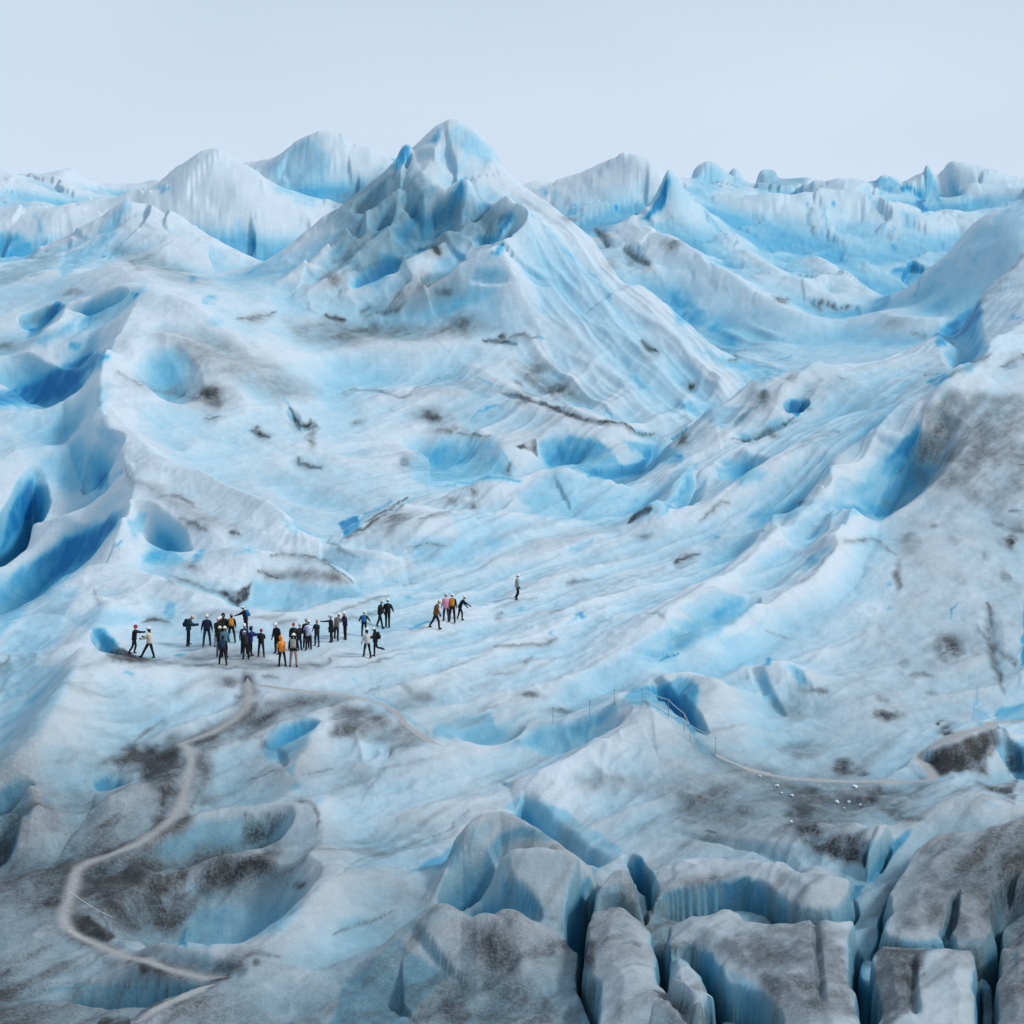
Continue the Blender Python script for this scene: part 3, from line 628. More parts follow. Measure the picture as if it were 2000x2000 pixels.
# ---- the sharpest crests once more, over the flutes
rh([(1898, 722, 0.2), (1854, 751, 0.7), (1807, 794, 1.7), (1800, 845, 2.0), (1785, 885, 2.0), (1735, 941, 1.9), (1662, 1010, 1.9), (1632, 1050, 2.1), (1628, 1076, 1.9), (1604, 1104, 1.7), (1568, 1137, 1.6), (1481, 1184, 1.5), (1390, 1242, 1.2), (1330, 1278, 0.5)], 2.0, 5.5, 1.3, 0.08, 0.0, 8)
rh([(1690, 900, 0.2), (1620, 960, 0.9), (1540, 1020, 1.0), (1440, 1105, 1.0), (1320, 1190, 0.8), (1200, 1260, 0.3)], 2.0, 3.0, 1.4, 0.1)
rh([(1640, 850, 0.2), (1560, 880, 0.8), (1500, 905, 0.9), (1400, 980, 0.8), (1280, 1040, 0.3)], 2.0, 3.0, 1.4, 0.1)
rh([(1500, 1120, 0.2), (1400, 1180, 0.6), (1250, 1250, 0.7), (1100, 1330, 0.6), (980, 1385, 0.2)], 2.0, 2.6, 1.4, 0.1)
rh([(1000, 1560, .3), (1030, 1538, .8), (1067, 1500, 1.1), (1150, 1458, 1.1), (1226, 1420, 1.0), (1262, 1408, .9), (1310, 1432, .8), (1400, 1480, .3)], 2.6, 4.5, 1.3, 0.12)
rh([(180, 1270, 0.2), (145, 1300, 0.8), (112, 1380, 1.0), (70, 1430, 0.9), (0, 1495, 0.6)], 4, 3, 1.3, 0.1)
rh([(1150, 1100, 0.2), (1000, 1160, 0.35), (850, 1225, 0.4), (700, 1290, 0.3)], 2.0, 2.6, 1.5, 0.12)
rh([(1250, 1130, 0.2), (1080, 1220, 0.45), (900, 1300, 0.5), (780, 1350, 0.3)], 2.0, 2.6, 1.5, 0.12)
rh([(275, 556, 0.3), (252, 620, 0.8), (208, 692, 0.9), (196, 760, 0.8), (205, 830, 0.9), (235, 880, 0.9), (262, 935, 1.0), (248, 1000, 0.9), (224, 1066, 0.6)], 3.0, 2.2, 1.3, 0.06)
rh([(860, 380, 0.3), (790, 420, 1.6), (700, 490, 1.8), (600, 580, 0.6)], 2.6, 2.0, 1.2, 0.06)
rh([(905, 440, 0.3), (850, 480, 1.5), (780, 525, 1.6), (690, 568, 0.5)], 2.4, 1.8, 1.2, 0.06)
rh([(990, 470, 0.3), (930, 505, 1.4), (850, 550, 1.5), (760, 600, 0.4)], 2.4, 1.8, 1.2, 0.06)
rh([(800, 360, 0.3), (740, 400, 1.4), (660, 460, 1.5), (560, 540, 0.4)], 2.4, 1.8, 1.2, 0.06)
# ---- open cracks
_K = 700.0 / 1932.0
for _o, _p, _d, _w in [((650, 200), [(900, 1555), (960, 1570), (1050, 1590), (1150, 1620), (1300, 1680), (1450, 1720), (1550, 1730), (1650, 1775), (1730, 1780)], 1.1, 0.55), ((650, 200), [(800, 1280), (900, 1285), (1010, 1300)], 0.8, 0.5), ((650, 200), [(60, 1550), (250, 1555), (390, 1575), (470, 1530), (620, 1480)], 0.5, 0.4),
                       ((650, 800), [(40, 680), (120, 650), (250, 570), (350, 510), (410, 475)], 1.2, 0.6), ((1300, 800), [(380, 150), (460, 160), (560, 130), (680, 40)], 0.8, 0.5), ((0, 800), [(900, 910), (1050, 940), (1180, 990)], 0.6, 0.4),
                       ((0, 1300), [(510, 690), (490, 790), (380, 910), (310, 1040), (220, 1150)], 0.5, 0.25), ((0, 1300), [(380, 1450), (550, 1520), (800, 1600), (1000, 1670), (1200, 1695)], 0.35, 0.3), ((650, 1300), [(0, 1120), (250, 1010), (460, 950), (600, 880), (740, 780)], 0.4, 0.3), ((650, 1300), [(0, 1450), (150, 1380), (330, 1310)], 0.4, 0.3),
                       ((0, 200), [(1560, 1640), (1600, 1720), (1630, 1750), (1670, 1710)], 1.6, 0.6), ((0, 200), [(1340, 1765), (1400, 1790), (1450, 1785)], 0.9, 0.5), ((0, 800), [(1590, 250), (1620, 290), (1740, 310)], 0.9, 0.5), ((0, 200), [(1040, 1580), (1100, 1560), (1160, 1620)], 0.9, 0.6), ((650, 800), [(410, 1185), (480, 1150), (540, 1130)], 0.7, 0.4),
                       ((650, 200), [(1420, 690), (1460, 740), (1490, 780)], 1.2, 0.8), ((650, 200), [(1570, 790), (1610, 820), (1700, 880)], 1.2, 0.8), ((650, 200), [(1660, 1280), (1700, 1330), (1730, 1360)], 1.0, 0.7), ((1300, 800), [(1730, 1050), (1760, 1200), (1770, 1350), (1800, 1440)], 0.5, 0.5), ((1300, 800), [(1840, 555), (1932, 545)], 0.5, 0.3)]:
    groove([(_o[0] + a * _K, _o[1] + b * _K) for a, b in _p], _d * 0.45, max(_w * 1.3, 0.8), 1.2, 20)
# ---- trodden ways
KZ = 700.0 / 1932.0
WAYS = [tread([(1335, 60), (1345, 150), (1335, 215), (1270, 285), (1150, 362), (1045, 402), (985, 425), (1015, 455), (1032, 510), (1012, 610), (992, 700), (950, 805), (860, 885), (740, 962), (600, 1022), (480, 1062), (412, 1112), (400, 1180), (372, 1260), (350, 1310), (342, 1365), (375, 1430), (480, 1490), (620, 1550), (800, 1602), (950, 1650), (1100, 1688), (1230, 1680)], 0.34, (0, 1300), KZ, 10, 0.6),
        tread([(1345, 105), (1500, 122), (1700, 150), (1880, 168), (2050, 205), (2130, 250), (2200, 330), (2300, 400), (2400, 440)], 0.22, (0, 1300), KZ, 10, 0.5),
        tread([(250, 470), (350, 522), (550, 588), (700, 610), (900, 625), (1200, 628), (1390, 626), (1440, 600), (1395, 535), (1360, 500), (1405, 452), (1550, 392), (1700, 332), (1800, 306), (2000, 298)], 0.30, (1300, 1300), KZ, 10, 0.6),
        tread([(720, 1940), (850, 1852), (1000, 1782), (1170, 1715)], 0.25, (0, 1300), KZ, 10, 0.5)]
# level stand for the walkers
_m = np.exp(-(((XX + 15.5) / 9.0) ** 2 + ((YY - 150.0) / 9.0) ** 2) ** 2)
Z = Z * (1 - 0.55 * _m) + bblur(Z, 16, 40) * 0.55 * _m

# ---------------------------------------------------------------- surface of the ice: deposits, blue ice and painted shade, then the mesh
dZy = np.gradient(Z, axis=0) / np.gradient(YV)[:, None]
dZs = np.gradient(Z, axis=1) / np.gradient(S)[None]
ZX = dZs / YY; ZYY = dZy - ZX * SS
SLOPE = np.hypot(ZX, ZYY)
ROW = HZ - F * Z / YY; COL = 1000 + F * SS
VIS = ROW <= np.minimum.accumulate(ROW, axis=0) + 26
WX = 13.0 * fbm(XX / 2.4, YY / 4.0, 4, 61, 0.6) + 4.0 * fbm(XX / 0.5, YY / 0.9, 2, 63); WY = 10.0 * fbm(XX / 2.4, YY / 4.0, 4, 67, 0.6) + 3.0 * fbm(XX / 0.5, YY / 0.9, 2, 69)
def boxblur(A, rr, rc):
    for ax, r in ((0, rr), (1, rc)):
        n = A.shape[ax]
        c = np.cumsum(np.concatenate([np.zeros_like(A.take([0], ax)), A], ax), ax)
        i = np.arange(n); a = np.clip(i - r, 0, n); b = np.clip(i + r + 1, 0, n)
        sh = [1, 1]; sh[ax] = n
        A = (c.take(b, ax) - c.take(a, ax)) / (b - a).reshape(sh)
    return A
_u, _v = XX * 0.64 + YY * 0.77, -XX * 0.77 + YY * 0.64
MODD = np.clip(1.0 + 0.6 * fbm(_u / 3.2, _v / 0.8, 5, 91, 0.62) + 0.45 * fbm(XX / 1.1, YY / 1.5, 3, 95, 0.6), 0.12, 1.7)
MODG = np.clip(1.05 + 1.2 * fbm(XX / 0.8, YY / 1.2, 4, 97, 0.65), 0.0, 1.5)
MODB = np.clip(0.88 + 0.34 * fbm(_u / 4.0, _v / 1.2, 5, 101, 0.62) + 0.15 * fbm(XX / 0.7, YY / 1.0, 3, 105), 0.15, 1.15)
CURV = Z - boxblur(Z, 8, 22); CURV2 = boxblur(Z, 3, 8) - boxblur(Z, 24, 60)
PC, PR = COL + WX, ROW + WY
BLUE = np.zeros_like(Z); DIRT_SHADE = np.zeros_like(Z); GRIT = np.zeros_like(Z)
def _sub(x0, x1, y0, y1):
    j0, j1 = np.searchsorted(S, [s_of(x0 - 14), s_of(x1 + 14)])
    sl = (slice(0, NY), slice(j0, j1))
    m = VIS[sl] & (PR[sl] > y0) & (PR[sl] < y1) & (PC[sl] > x0) & (PC[sl] < x1)
    i, j = np.nonzero(m)
    return i, j + j0
def _put(A, i, j, v):
    M = MODB if A is BLUE else (MODD if A is DIRT_SHADE else MODG)
    v = v * M[i, j]
    A[i, j] = np.maximum(A[i, j], v) + (0.25 if A is BLUE else 0.12) * np.minimum(A[i, j], v) if np.all(v >= 0) else A[i, j] + v
def blob(A, c, a, b, v, k=1.0):
    """soft patch: centre, two axis ends"""
    ax, ay, bx, by = a[0] - c[0], a[1] - c[1], b[0] - c[0], b[1] - c[1]
    e = math.hypot(ax, ay) + math.hypot(bx, by)
    i, j = _sub(c[0] - e, c[0] + e, c[1] - e, c[1] + e)
    if len(i) == 0: return
    X = PC[i, j] - c[0]; Y = PR[i, j] - c[1]; det = ax * by - ay * bx
    r = np.sqrt(((X * by - Y * bx) / det) ** 2 + ((ax * Y - ay * X) / det) ** 2)
    _put(A, i, j, v * np.clip(1 - r * r, 0, 1) ** k)
def patch(A, pts, v, f=14.0, grad=None):
    """patch with an outline; f: soft edge width; grad ((x, y), (x, y)): full at the first end, faint at the second"""
    P = np.array(pts, float)
    i, j = _sub(P[:, 0].min() - f, P[:, 0].max() + f, P[:, 1].min() - f, P[:, 1].max() + f)
    if len(i) == 0: return
    X = PC[i, j]; Y = PR[i, j]
    d = np.full(len(X), 1e9); ins = np.zeros(len(X), bool)
    for k in range(len(P)):
        x0, y0 = P[k]; x1, y1 = P[(k + 1) % len(P)]
        dx, dy = x1 - x0, y1 - y0
        t = np.clip(((X - x0) * dx + (Y - y0) * dy) / (dx * dx + dy * dy + 1e-9), 0, 1)
        d = np.minimum(d, np.hypot(X - x0 - t * dx, Y - y0 - t * dy))
        c = (y0 > Y) != (y1 > Y)
        ins ^= c & (X < dx * (Y - y0) / (dy if dy else 1e-9) + x0)
    q = sstep(-f * 0.5, f * 0.5, np.where(ins, d, -d)) * v
    if grad:
        (gx, gy), (hx, hy) = grad
        l2 = (hx - gx) ** 2 + (hy - gy) ** 2
        q = q * (1 - 0.85 * np.clip(((X - gx) * (hx - gx) + (Y - gy) * (hy - gy)) / l2, 0, 1))
    _put(A, i, j, q)
def streak(A, pts, v, wd, n=6, p=1.5):
    """line of the given half width; pts (px, py[, scale])"""
    P = spline([tuple(q) + ((1.0,) if len(q) == 2 else ()) for q in pts], n)
    P[:, 2] *= 0.25 + 0.95 * np.sin(np.linspace(0.12, math.pi - 0.12, len(P))) ** 0.7
    i, j = _sub(P[:, 0].min() - wd * 2, P[:, 0].max() + wd * 2, P[:, 1].min() - wd * 2, P[:, 1].max() + wd * 2)
    if len(i) == 0: return
    X = PC[i, j]; Y = PR[i, j]; best = np.zeros(len(X))
    for k in range(len(P) - 1):
        x0, y0, w0 = P[k]; x1, y1, w1 = P[k + 1]
        dx, dy = x1 - x0, y1 - y0
        t = np.clip(((X - x0) * dx + (Y - y0) * dy) / (dx * dx + dy * dy + 1e-9), 0, 1)
        d = np.hypot(X - x0 - t * dx, Y - y0 - t * dy)
        best = np.maximum(best, np.clip(1 - d / (wd * np.clip(w0 + (w1 - w0) * t, 0.05, 4)), 0, 1) ** p)
    _put(A, i, j, v * best)

# background: steep, freshly broken ice is clear and blue; dust streaks on the weathered crust
_n1 = fbm(XX / 14.0, YY / 14.0, 4, 71); _n2 = fbm(XX / 4.0, YY / 6.0, 4, 75)
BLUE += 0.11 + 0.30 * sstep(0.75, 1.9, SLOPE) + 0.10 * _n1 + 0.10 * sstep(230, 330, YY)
u, v = rot(XX, YY, 50)
_st = fbm(u / 8.0, v / 1.1, 4, 81, 0.6)
DIRT_SHADE += np.clip(-0.01 + 0.16 * _n1 + 0.10 * _n2 + 0.08 * _st, 0, 1) * (1 - 0.6 * sstep(230, 300, YY)) * (1 - 0.8 * sstep(0.8, 1.6, SLOPE))
DIRT_SHADE += np.clip(0.58 + 0.22 * _n2 + 0.75 * _n1, 0.14, 1) * (1 - sstep(106, 156, YY)) + 0.14 * (1 - sstep(100, 125, YY)); BLUE += 0.15 * (1 - sstep(108, 150, YY))  # dirtier near ice, pushed darker to paint a dimmed foreground into the colour
BLUE += np.clip(-CURV2 * 0.26, -0.18, 0.30) + np.clip(-CURV * 0.35, -0.10, 0.10)
KZ = 700.0 / 1932.0
def B(o, pts, v, f=30, g=None): patch(BLUE, [(o[0] + x * KZ, o[1] + y * KZ) for x, y in pts], v * 1.0, f * KZ * 1.4, g and [(o[0] + x * KZ, o[1] + y * KZ) for x, y in g])
def D(o, pts, v, f=40): patch(DIRT_SHADE, [(o[0] + x * KZ, o[1] + y * KZ) for x, y in pts], v * (1.35 if o == oH else 1.0 if o == oJ or o == oI else 1.1), f * KZ * (2.0 if o[1] >= 1300 else 1.2))
def D(o, pts, v, f=40, _d=D):
    _d(o, pts, v, f)
    if v > 0.4 and o[1] >= 1300: patch(GRIT, [(o[0] + x * KZ, o[1] + y * KZ) for x, y in pts], (v - 0.10) * (0.75 if o == oJ else 1.1), f * KZ * 2.2)
def G(o, pts, v, f=24): patch(GRIT, [(o[0] + x * KZ, o[1] + y * KZ) for x, y in pts], v, f * KZ)
def ln(A, o, pts, v, w):
    if A is GRIT: streak(DIRT_SHADE, [(o[0] + x * KZ, o[1] + y * KZ + 2) for x, y in pts], v * 0.6, max(w * KZ, 2.6) * 3.0); v = v * 0.85
    streak(A, [(o[0] + x * KZ, o[1] + y * KZ) for x, y in pts], v, max(w * KZ, 2.6))
def sp(A, o, c, r, v):
    x, y = o[0] + c[0] * KZ, o[1] + c[1] * KZ
    if A is GRIT:
        blob(DIRT_SHADE, (x, y), (x + r[0] * KZ * 2.6, y + r[1] * KZ * 0.4), (x - r[0] * KZ * 0.5, y + r[1] * KZ * 1.9), v * 0.55)
        v = v * (1.05 if o[1] >= 800 and o[0] >= 1300 else 0.8)
    blob(A, (x, y), (x + r[0] * KZ, y), (x, y + r[1] * KZ), v)
oA, oB, oC = (0, 200), (650, 200), (1300, 200)
oD, oE, oG = (0, 800), (650, 800), (1300, 800)
oH, oI, oJ = (0, 1300), (650, 1300), (1300, 1300)

# flow lines of dust and clear ice down the fluted slope
u, v = rot(XX + 1.5 * fbm(XX / 12, YY / 12, 2, 11), YY, 52)
_f1 = fbm(u / 14.0, v / 1.3, 4, 111, 0.6); _f2 = fbm(u / 18.0, v / 2.2, 3, 117, 0.55)
_fm = region(700, 2300, 600, 1420, 150) * sstep(142, 160, YY) * (1 - sstep(225, 245, YY))
DIRT_SHADE += np.clip(_f1 * 0.50 - 0.10, 0, 0.4) * _fm * (1 - 0.7 * HILL)
BLUE += np.clip(_f2 * 0.26 - 0.03, 0, 0.3) * _fm * (1 - HILL)
_f3 = fbm(u / 7.0, v / 1.0, 4, 121, 0.6)
DIRT_SHADE += np.clip(_f3 * 0.5 - 0.05, 0, 0.4) * (1 - sstep(140, 158, YY))
# grey verges of the trodden way
for _q, _wd in (([(1335, 60), (1345, 150), (1335, 215), (1270, 285), (1150, 362), (1045, 402), (985, 425), (1015, 455), (1032, 510), (1012, 610), (992, 700), (950, 805), (860, 885), (740, 962), (600, 1022), (480, 1062), (412, 1112), (400, 1180), (372, 1260), (350, 1310), (342, 1365), (375, 1430), (480, 1490), (620, 1550), (800, 1602), (950, 1650), (1100, 1688), (1230, 1680)], 85),):
    streak(DIRT_SHADE, [(x * KZ, 1300 + y * KZ) for x, y in _q], 0.85, _wd * KZ * 1.7, 6, 1.0)

# ---- broad tints: clearer ice, plus shade painted into faces turned left
B(oC, [(0, 330), (1930, 330), (1930, 1400), (0, 1400)], .13, 160)
B(oB, [(1040, 620), (1400, 900), (1930, 1500), (1932, 1800), (1700, 1700), (1300, 1250), (1000, 800)], .28, 200)
B(oB, [(0, 850), (0, 520), (300, 350), (480, 400), (600, 500), (900, 560), (1000, 600), (800, 760), (500, 790), (200, 960)], .46, 90)
D(oB, [(0, 850), (0, 520), (300, 350), (480, 400), (600, 500), (900, 560), (1000, 600), (800, 760), (500, 790), (200, 960)], .36, 90)  # same outline darkened: shade of the peak's left face painted in
B(oA, [(0, 1660), (500, 1480), (560, 1700), (520, 1900), (0, 1930)], .18, 80)
B(oC, [(400, 1100), (900, 1150), (1350, 1270), (1200, 1380), (900, 1420), (700, 1440), (400, 1380), (250, 1200)], .26, 90)
B(oC, [(1560, 780), (1900, 530), (1960, 520), (1960, 800), (1720, 1010), (1600, 1130), (1350, 1130), (1400, 920)], .34, 40)
B(oD, [(0, 1260), (330, 930), (430, 960), (350, 1200), (200, 1420), (0, 1600)], .28, 60)
B(oH, [(-20, 0), (400, 0), (330, 200), (200, 380), (-20, 600)], .34, 60)

# ---- A: upper left
for p, v, f in [([(-30, 1640), (90, 1650), (250, 1640), (420, 1520), (600, 1350), (520, 1340), (380, 1400), (200, 1500), (-20, 1570)], .9, 40),
                ([(130, 1280), (230, 1250), (330, 1130), (350, 1090), (320, 1075), (250, 1150)], .8, 16),
                ([(130, 1290), (280, 1250), (380, 1170), (430, 1150), (380, 1240), (250, 1320)], .5, 40),
                ([(480, 1080), (620, 1020), (770, 980), (800, 1010), (700, 1080), (600, 1150), (400, 1250), (430, 1180)], .5, 50),
                ([(-20, 700), (90, 720), (210, 760), (150, 840), (-20, 860)], .65, 30),
                ([(690, 510), (600, 600), (520, 740), (330, 830), (310, 960), (500, 850), (580, 750), (680, 620)], .42, 30),
                ([(-20, 900), (300, 800), (330, 850), (200, 920), (-20, 1000)], .35, 30),
                ([(1430, 340), (1660, 190), (1740, 190), (1800, 470), (1680, 560), (1500, 480)], .40, 40),
                ([(1240, 940), (1380, 880), (1520, 810), (1540, 850), (1450, 900), (1350, 960)], .5, 40),
                ([(500, 1540), (590, 1500), (580, 1700), (520, 1650)], .28, 40), ([(500, 1750), (580, 1740), (650, 1830), (560, 1900)], .35, 40)]: B(oA, p, v, f)
sp(BLUE, oA, (900, 1420), (170, 120), .52); sp(BLUE, oA, (730, 1025), (34, 18), .85); sp(BLUE, oA, (1035, 955), (30, 22), .85); sp(BLUE, oA, (1140, 1060), (60, 28), .6)
sp(BLUE, oA, (420, 1300), (40, 40), .75); sp(BLUE, oA, (890, 470), (40, 18), .7); sp(BLUE, oA, (1150, 1190), (60, 40), .4)
ln(BLUE, oA, [(190, 600), (210, 700)], .5, 30); ln(BLUE, oA, [(1530, 1600), (1570, 1680), (1620, 1750), (1660, 1740)], .6, 22); ln(BLUE, oA, [(1280, 640), (1340, 740), (1440, 780)], .35, 50)
D(oA, [(860, 1250), (1100, 1220), (1300, 1330), (1500, 1420), (1700, 1560), (1500, 1620), (1300, 1520), (1100, 1440), (960, 1360)], .38, 110)
D(oA, [(1550, 1190), (1750, 1160), (1960, 1180), (1960, 1300), (1750, 1320), (1600, 1270)], .36, 90)
D(oA, [(340, 1040), (400, 980), (460, 1020), (400, 1040)], .4, 20); D(oA, [(120, 1180), (260, 1100), (300, 1100), (220, 1220)], .35, 40); D(oA, [(-20, 900), (300, 800), (330, 850), (200, 920), (-20, 1000)], .28, 40)
D(oA, [(590, 780), (800, 800), (1150, 980), (1000, 980), (700, 880)], .34, 70)
sp(GRIT, oA, (1130, 1570), (70, 60), .8); sp(GRIT, oA, (1140, 1620), (60, 50), .5); sp(DIRT_SHADE, oA, (1690, 1800), (35, 110), .6); sp(GRIT, oA, (5, 1320), (60, 30), .5)
for p, v, w_ in [([(900, 1560), (1050, 1590), (1150, 1640)], .4, 40), ([(1260, 1155), (1380, 1150), (1490, 1125)], .6, 16), ([(1740, 1150), (1800, 1165), (1870, 1165)], .8, 18),
                 ([(1100, 1710), (1170, 1690)], .6, 12), ([(1340, 1770), (1400, 1790), (1450, 1790)], .8, 16), ([(1560, 1660), (1620, 1750), (1670, 1720)], .9, 15), ([(700, 850), (780, 910)], .5, 10), ([(640, 1450), (760, 1520), (900, 1560)], .3, 22)]: ln(GRIT, oA, p, v, w_)

# ---- B: the main peak
for p, v, f in [([(310, 350), (400, 230), (440, 240), (410, 310), (370, 355)], .9, 20), ([(490, 210), (590, 125), (580, 190), (540, 230)], .55, 20), ([(100, 570), (190, 470), (300, 400), (280, 470), (180, 540)], .7, 24),
                ([(360, 500), (400, 470), (390, 540), (365, 540)], .8, 20), ([(400, 660), (440, 550), (470, 570), (460, 640), (420, 700)], .9, 24), ([(180, 740), (220, 600), (310, 590), (310, 680), (260, 740)], .62, 40),
                ([(90, 750), (130, 630), (160, 620), (150, 700)], .85, 24), ([(-10, 780), (60, 740), (60, 800), (-10, 820)], .7, 30), ([(570, 600), (620, 510), (710, 400), (730, 460), (700, 560), (640, 630)], .88, 24),
                ([(770, 590), (800, 530), (860, 550), (800, 590)], .7, 20), ([(880, 680), (900, 600), (990, 590), (1000, 640), (920, 700)], .95, 24), ([(780, 740), (860, 700), (990, 660), (900, 720), (800, 770)], .65, 24),
                ([(830, 740), (920, 700), (880, 750), (840, 760)], .85, 16), ([(850, 830), (930, 750), (935, 790), (900, 820)], .8, 20), ([(140, 990), (200, 900), (310, 870), (320, 930), (260, 1000)], .5, 40),
                ([(720, 950), (770, 890), (900, 880), (920, 930), (830, 970)], .48, 40), ([(450, 480), (540, 440), (570, 490), (520, 510)], .5, 20), ([(620, 150), (700, 115), (800, 180), (890, 300), (800, 330), (680, 240)], .38, 40),
                ([(1560, 1380), (1700, 1500), (1760, 1560), (1650, 1560)], .5, 40), ([(1640, 630), (1720, 580), (1790, 420), (1810, 420), (1800, 560), (1700, 640)], .95, 20), ([(1250, 600), (1310, 550), (1350, 620)], .65, 16),
                ([(1780, 1000), (1960, 1050), (1960, 1210), (1850, 1200)], .55, 40)]: B(oB, p, v, f)
for p, v, w_ in [([(1250, 800), (1500, 1050)], .38, 45), ([(1300, 1050), (1380, 1220)], .42, 34), ([(1480, 1650), (1530, 1720)], .7, 16), ([(730, 1720), (800, 1670), (920, 1640)], .75, 20), ([(1100, 1250), (1150, 1260)], .7, 10),
                 ([(1150, 650), (1280, 830)], .34, 40), ([(1450, 1000), (1600, 1200)], .36, 40), ([(780, 1480), (900, 1530)], .45, 20)]: ln(BLUE, oB, p, v, w_)
sp(BLUE, oB, (1130, 490), (26, 22), .85); sp(BLUE, oB, (1200, 500), (50, 40), .4)
D(oB, [(330, 1030), (480, 920), (700, 950), (640, 1050), (520, 1120), (300, 1160), (150, 1180)], .38, 90)
D(oB, [(-20, 1180), (150, 1180), (500, 1200), (700, 1150), (900, 1200), (700, 1270), (400, 1290), (200, 1280), (-20, 1320)], .44, 90)
D(oB, [(1000, 1390), (1150, 1480), (1300, 1540), (1400, 1620), (1200, 1600), (1050, 1500)], .52, 90); D(oB, [(450, 1500), (700, 1470), (950, 1560), (700, 1600), (500, 1580)], .2, 80)
for c, r, v in [((600, 1025), (60, 28), .65), ((690, 1185), (80, 45), .6), ((560, 800), (45, 36), .9), ((20, 945), (40, 40), .7), ((1100, 1430), (60, 36), .6), ((1200, 1545), (80, 30), .65), ((540, 1685), (65, 36), .75),
                ((620, 1770), (65, 22), .65), ((130, 1725), (22, 14), .55), ((1830, 765), (36, 26), .65), ((1920, 1525), (26, 26), .75), ((1890, 1810), (22, 26), .75), ((220, 1230), (80, 40), .35), ((1500, 880), (36, 40), .3), ((1270, 635), (40, 20), .4)]: sp(GRIT, oB, c, r, v)
for p, v, w_ in [([(0, 1160), (60, 1165), (95, 1160)], .9, 20), ([(250, 1150), (330, 1140), (410, 1095)], .6, 24), ([(170, 1115), (210, 1105)], .6, 16), ([(900, 1250), (930, 1260)], .8, 20), ([(800, 1280), (900, 1285), (1010, 1300)], .9, 12),
                 ([(960, 1270), (1020, 1250), (1120, 1262)], .6, 9), ([(980, 1510), (1020, 1525)], .7, 16), ([(900, 1555), (960, 1570), (1050, 1590), (1150, 1620), (1300, 1680), (1450, 1720), (1550, 1730), (1650, 1775), (1730, 1780)], .95, 11),
                 ([(990, 1575), (1050, 1590)], .8, 22), ([(60, 1550), (250, 1555), (390, 1575), (470, 1530), (620, 1480)], .5, 7), ([(1420, 690), (1460, 740), (1490, 780)], .75, 26), ([(1570, 790), (1610, 820), (1700, 880)], .75, 26),
                 ([(1660, 1280), (1700, 1330), (1730, 1360)], .85, 17), ([(0, 850), (60, 835), (130, 815)], .4, 20), ([(0, 930), (150, 890), (300, 850)], .35, 14)]: ln(GRIT, oB, p, v, w_)

# ---- C: upper right
for p, v, f in [([(110, 500), (170, 360), (230, 320), (290, 350), (300, 480), (200, 520)], .42, 30), ([(320, 360), (400, 350), (450, 480), (350, 480)], .32, 30), ([(490, 460), (500, 390), (560, 370), (640, 380), (800, 400), (700, 460), (520, 490)], .4, 20),
                ([(1090, 420), (1160, 400), (1260, 420), (1250, 480), (1180, 500)], .6, 20), ([(1260, 450), (1300, 430), (1390, 480), (1420, 600), (1370, 590), (1340, 490), (1270, 490)], .92, 16), ([(1390, 390), (1410, 340), (1500, 540), (1480, 570), (1400, 480)], .55, 20),
                ([(1250, 570), (1350, 600), (1350, 750), (1290, 800)], .38, 40), ([(1080, 1130), (1100, 1070), (1200, 1020), (1215, 1080), (1140, 1140)], .6, 30), ([(820, 1120), (950, 1120), (1070, 1100), (1050, 1160), (900, 1150)], .45, 30),
                ([(20, 1000), (200, 1100), (380, 1250), (390, 1350), (300, 1300), (220, 1220), (80, 1180)], .62, 50), ([(400, 1380), (680, 1440), (540, 1510), (350, 1440), (150, 1330)], .5, 40), ([(0, 1600), (300, 1740), (130, 1600)], .48, 30),
                ([(140, 1610), (420, 1640), (350, 1720), (300, 1750)], .42, 30), ([(640, 1660), (680, 1610), (770, 1610), (745, 1660), (690, 1700)], 1.0, 14), ([(340, 1745), (480, 1620), (540, 1540), (540, 1580), (470, 1660), (400, 1730)], .5, 16),
                ([(1430, 1250), (1560, 1150), (1700, 1060), (1720, 1130), (1650, 1250), (1570, 1290), (1460, 1300)], .82, 40), ([(1600, 1400), (1700, 1290), (1740, 1320), (1650, 1440), (1550, 1470)], .6, 30), ([(1420, 1500), (1470, 1460), (1560, 1460), (1500, 1510), (1450, 1535)], .8, 20),
                ([(1180, 1930), (1250, 1850), (1360, 1740), (1375, 1800), (1330, 1930)], .75, 30), ([(700, 1900), (900, 1700), (1380, 1560), (1250, 1720), (1000, 1860)], .26, 80)]: B(oC, p, v, f)
for p, v, w_ in [([(770, 560), (780, 650), (820, 740)], .5, 34), ([(860, 560), (875, 720)], .5, 18), ([(1560, 450), (1610, 560)], .65, 16), ([(215, 560), (260, 640), (320, 720)], .7, 20), ([(1340, 1090), (1390, 920)], .6, 22), ([(600, 1390), (730, 1355)], .65, 14),
                 ([(540, 1130), (580, 1135)], .6, 12), ([(1600, 810), (1700, 890)], .55, 28), ([(180, 760), (270, 880)], .5, 26), ([(560, 640), (600, 690)], .4, 30), ([(1100, 500), (1190, 620)], .45, 30), ([(500, 880), (570, 930)], .45, 16)]: ln(BLUE, oC, p, v, w_)
for c in [(960, 560), (910, 540), (1170, 680), (1220, 690), (1230, 780)]: sp(BLUE, oC, c, (20, 20), .7)
sp(BLUE, oC, (1250, 910), (40, 32), .75); sp(BLUE, oC, (1880, 1155), (40, 16), .65)
D(oC, [(1400, 1640), (1550, 1560), (1960, 1560), (1960, 1960), (1340, 1960), (1380, 1750)], .50, 60); D(oC, [(490, 460), (560, 370), (800, 400), (700, 460)], .18, 40)
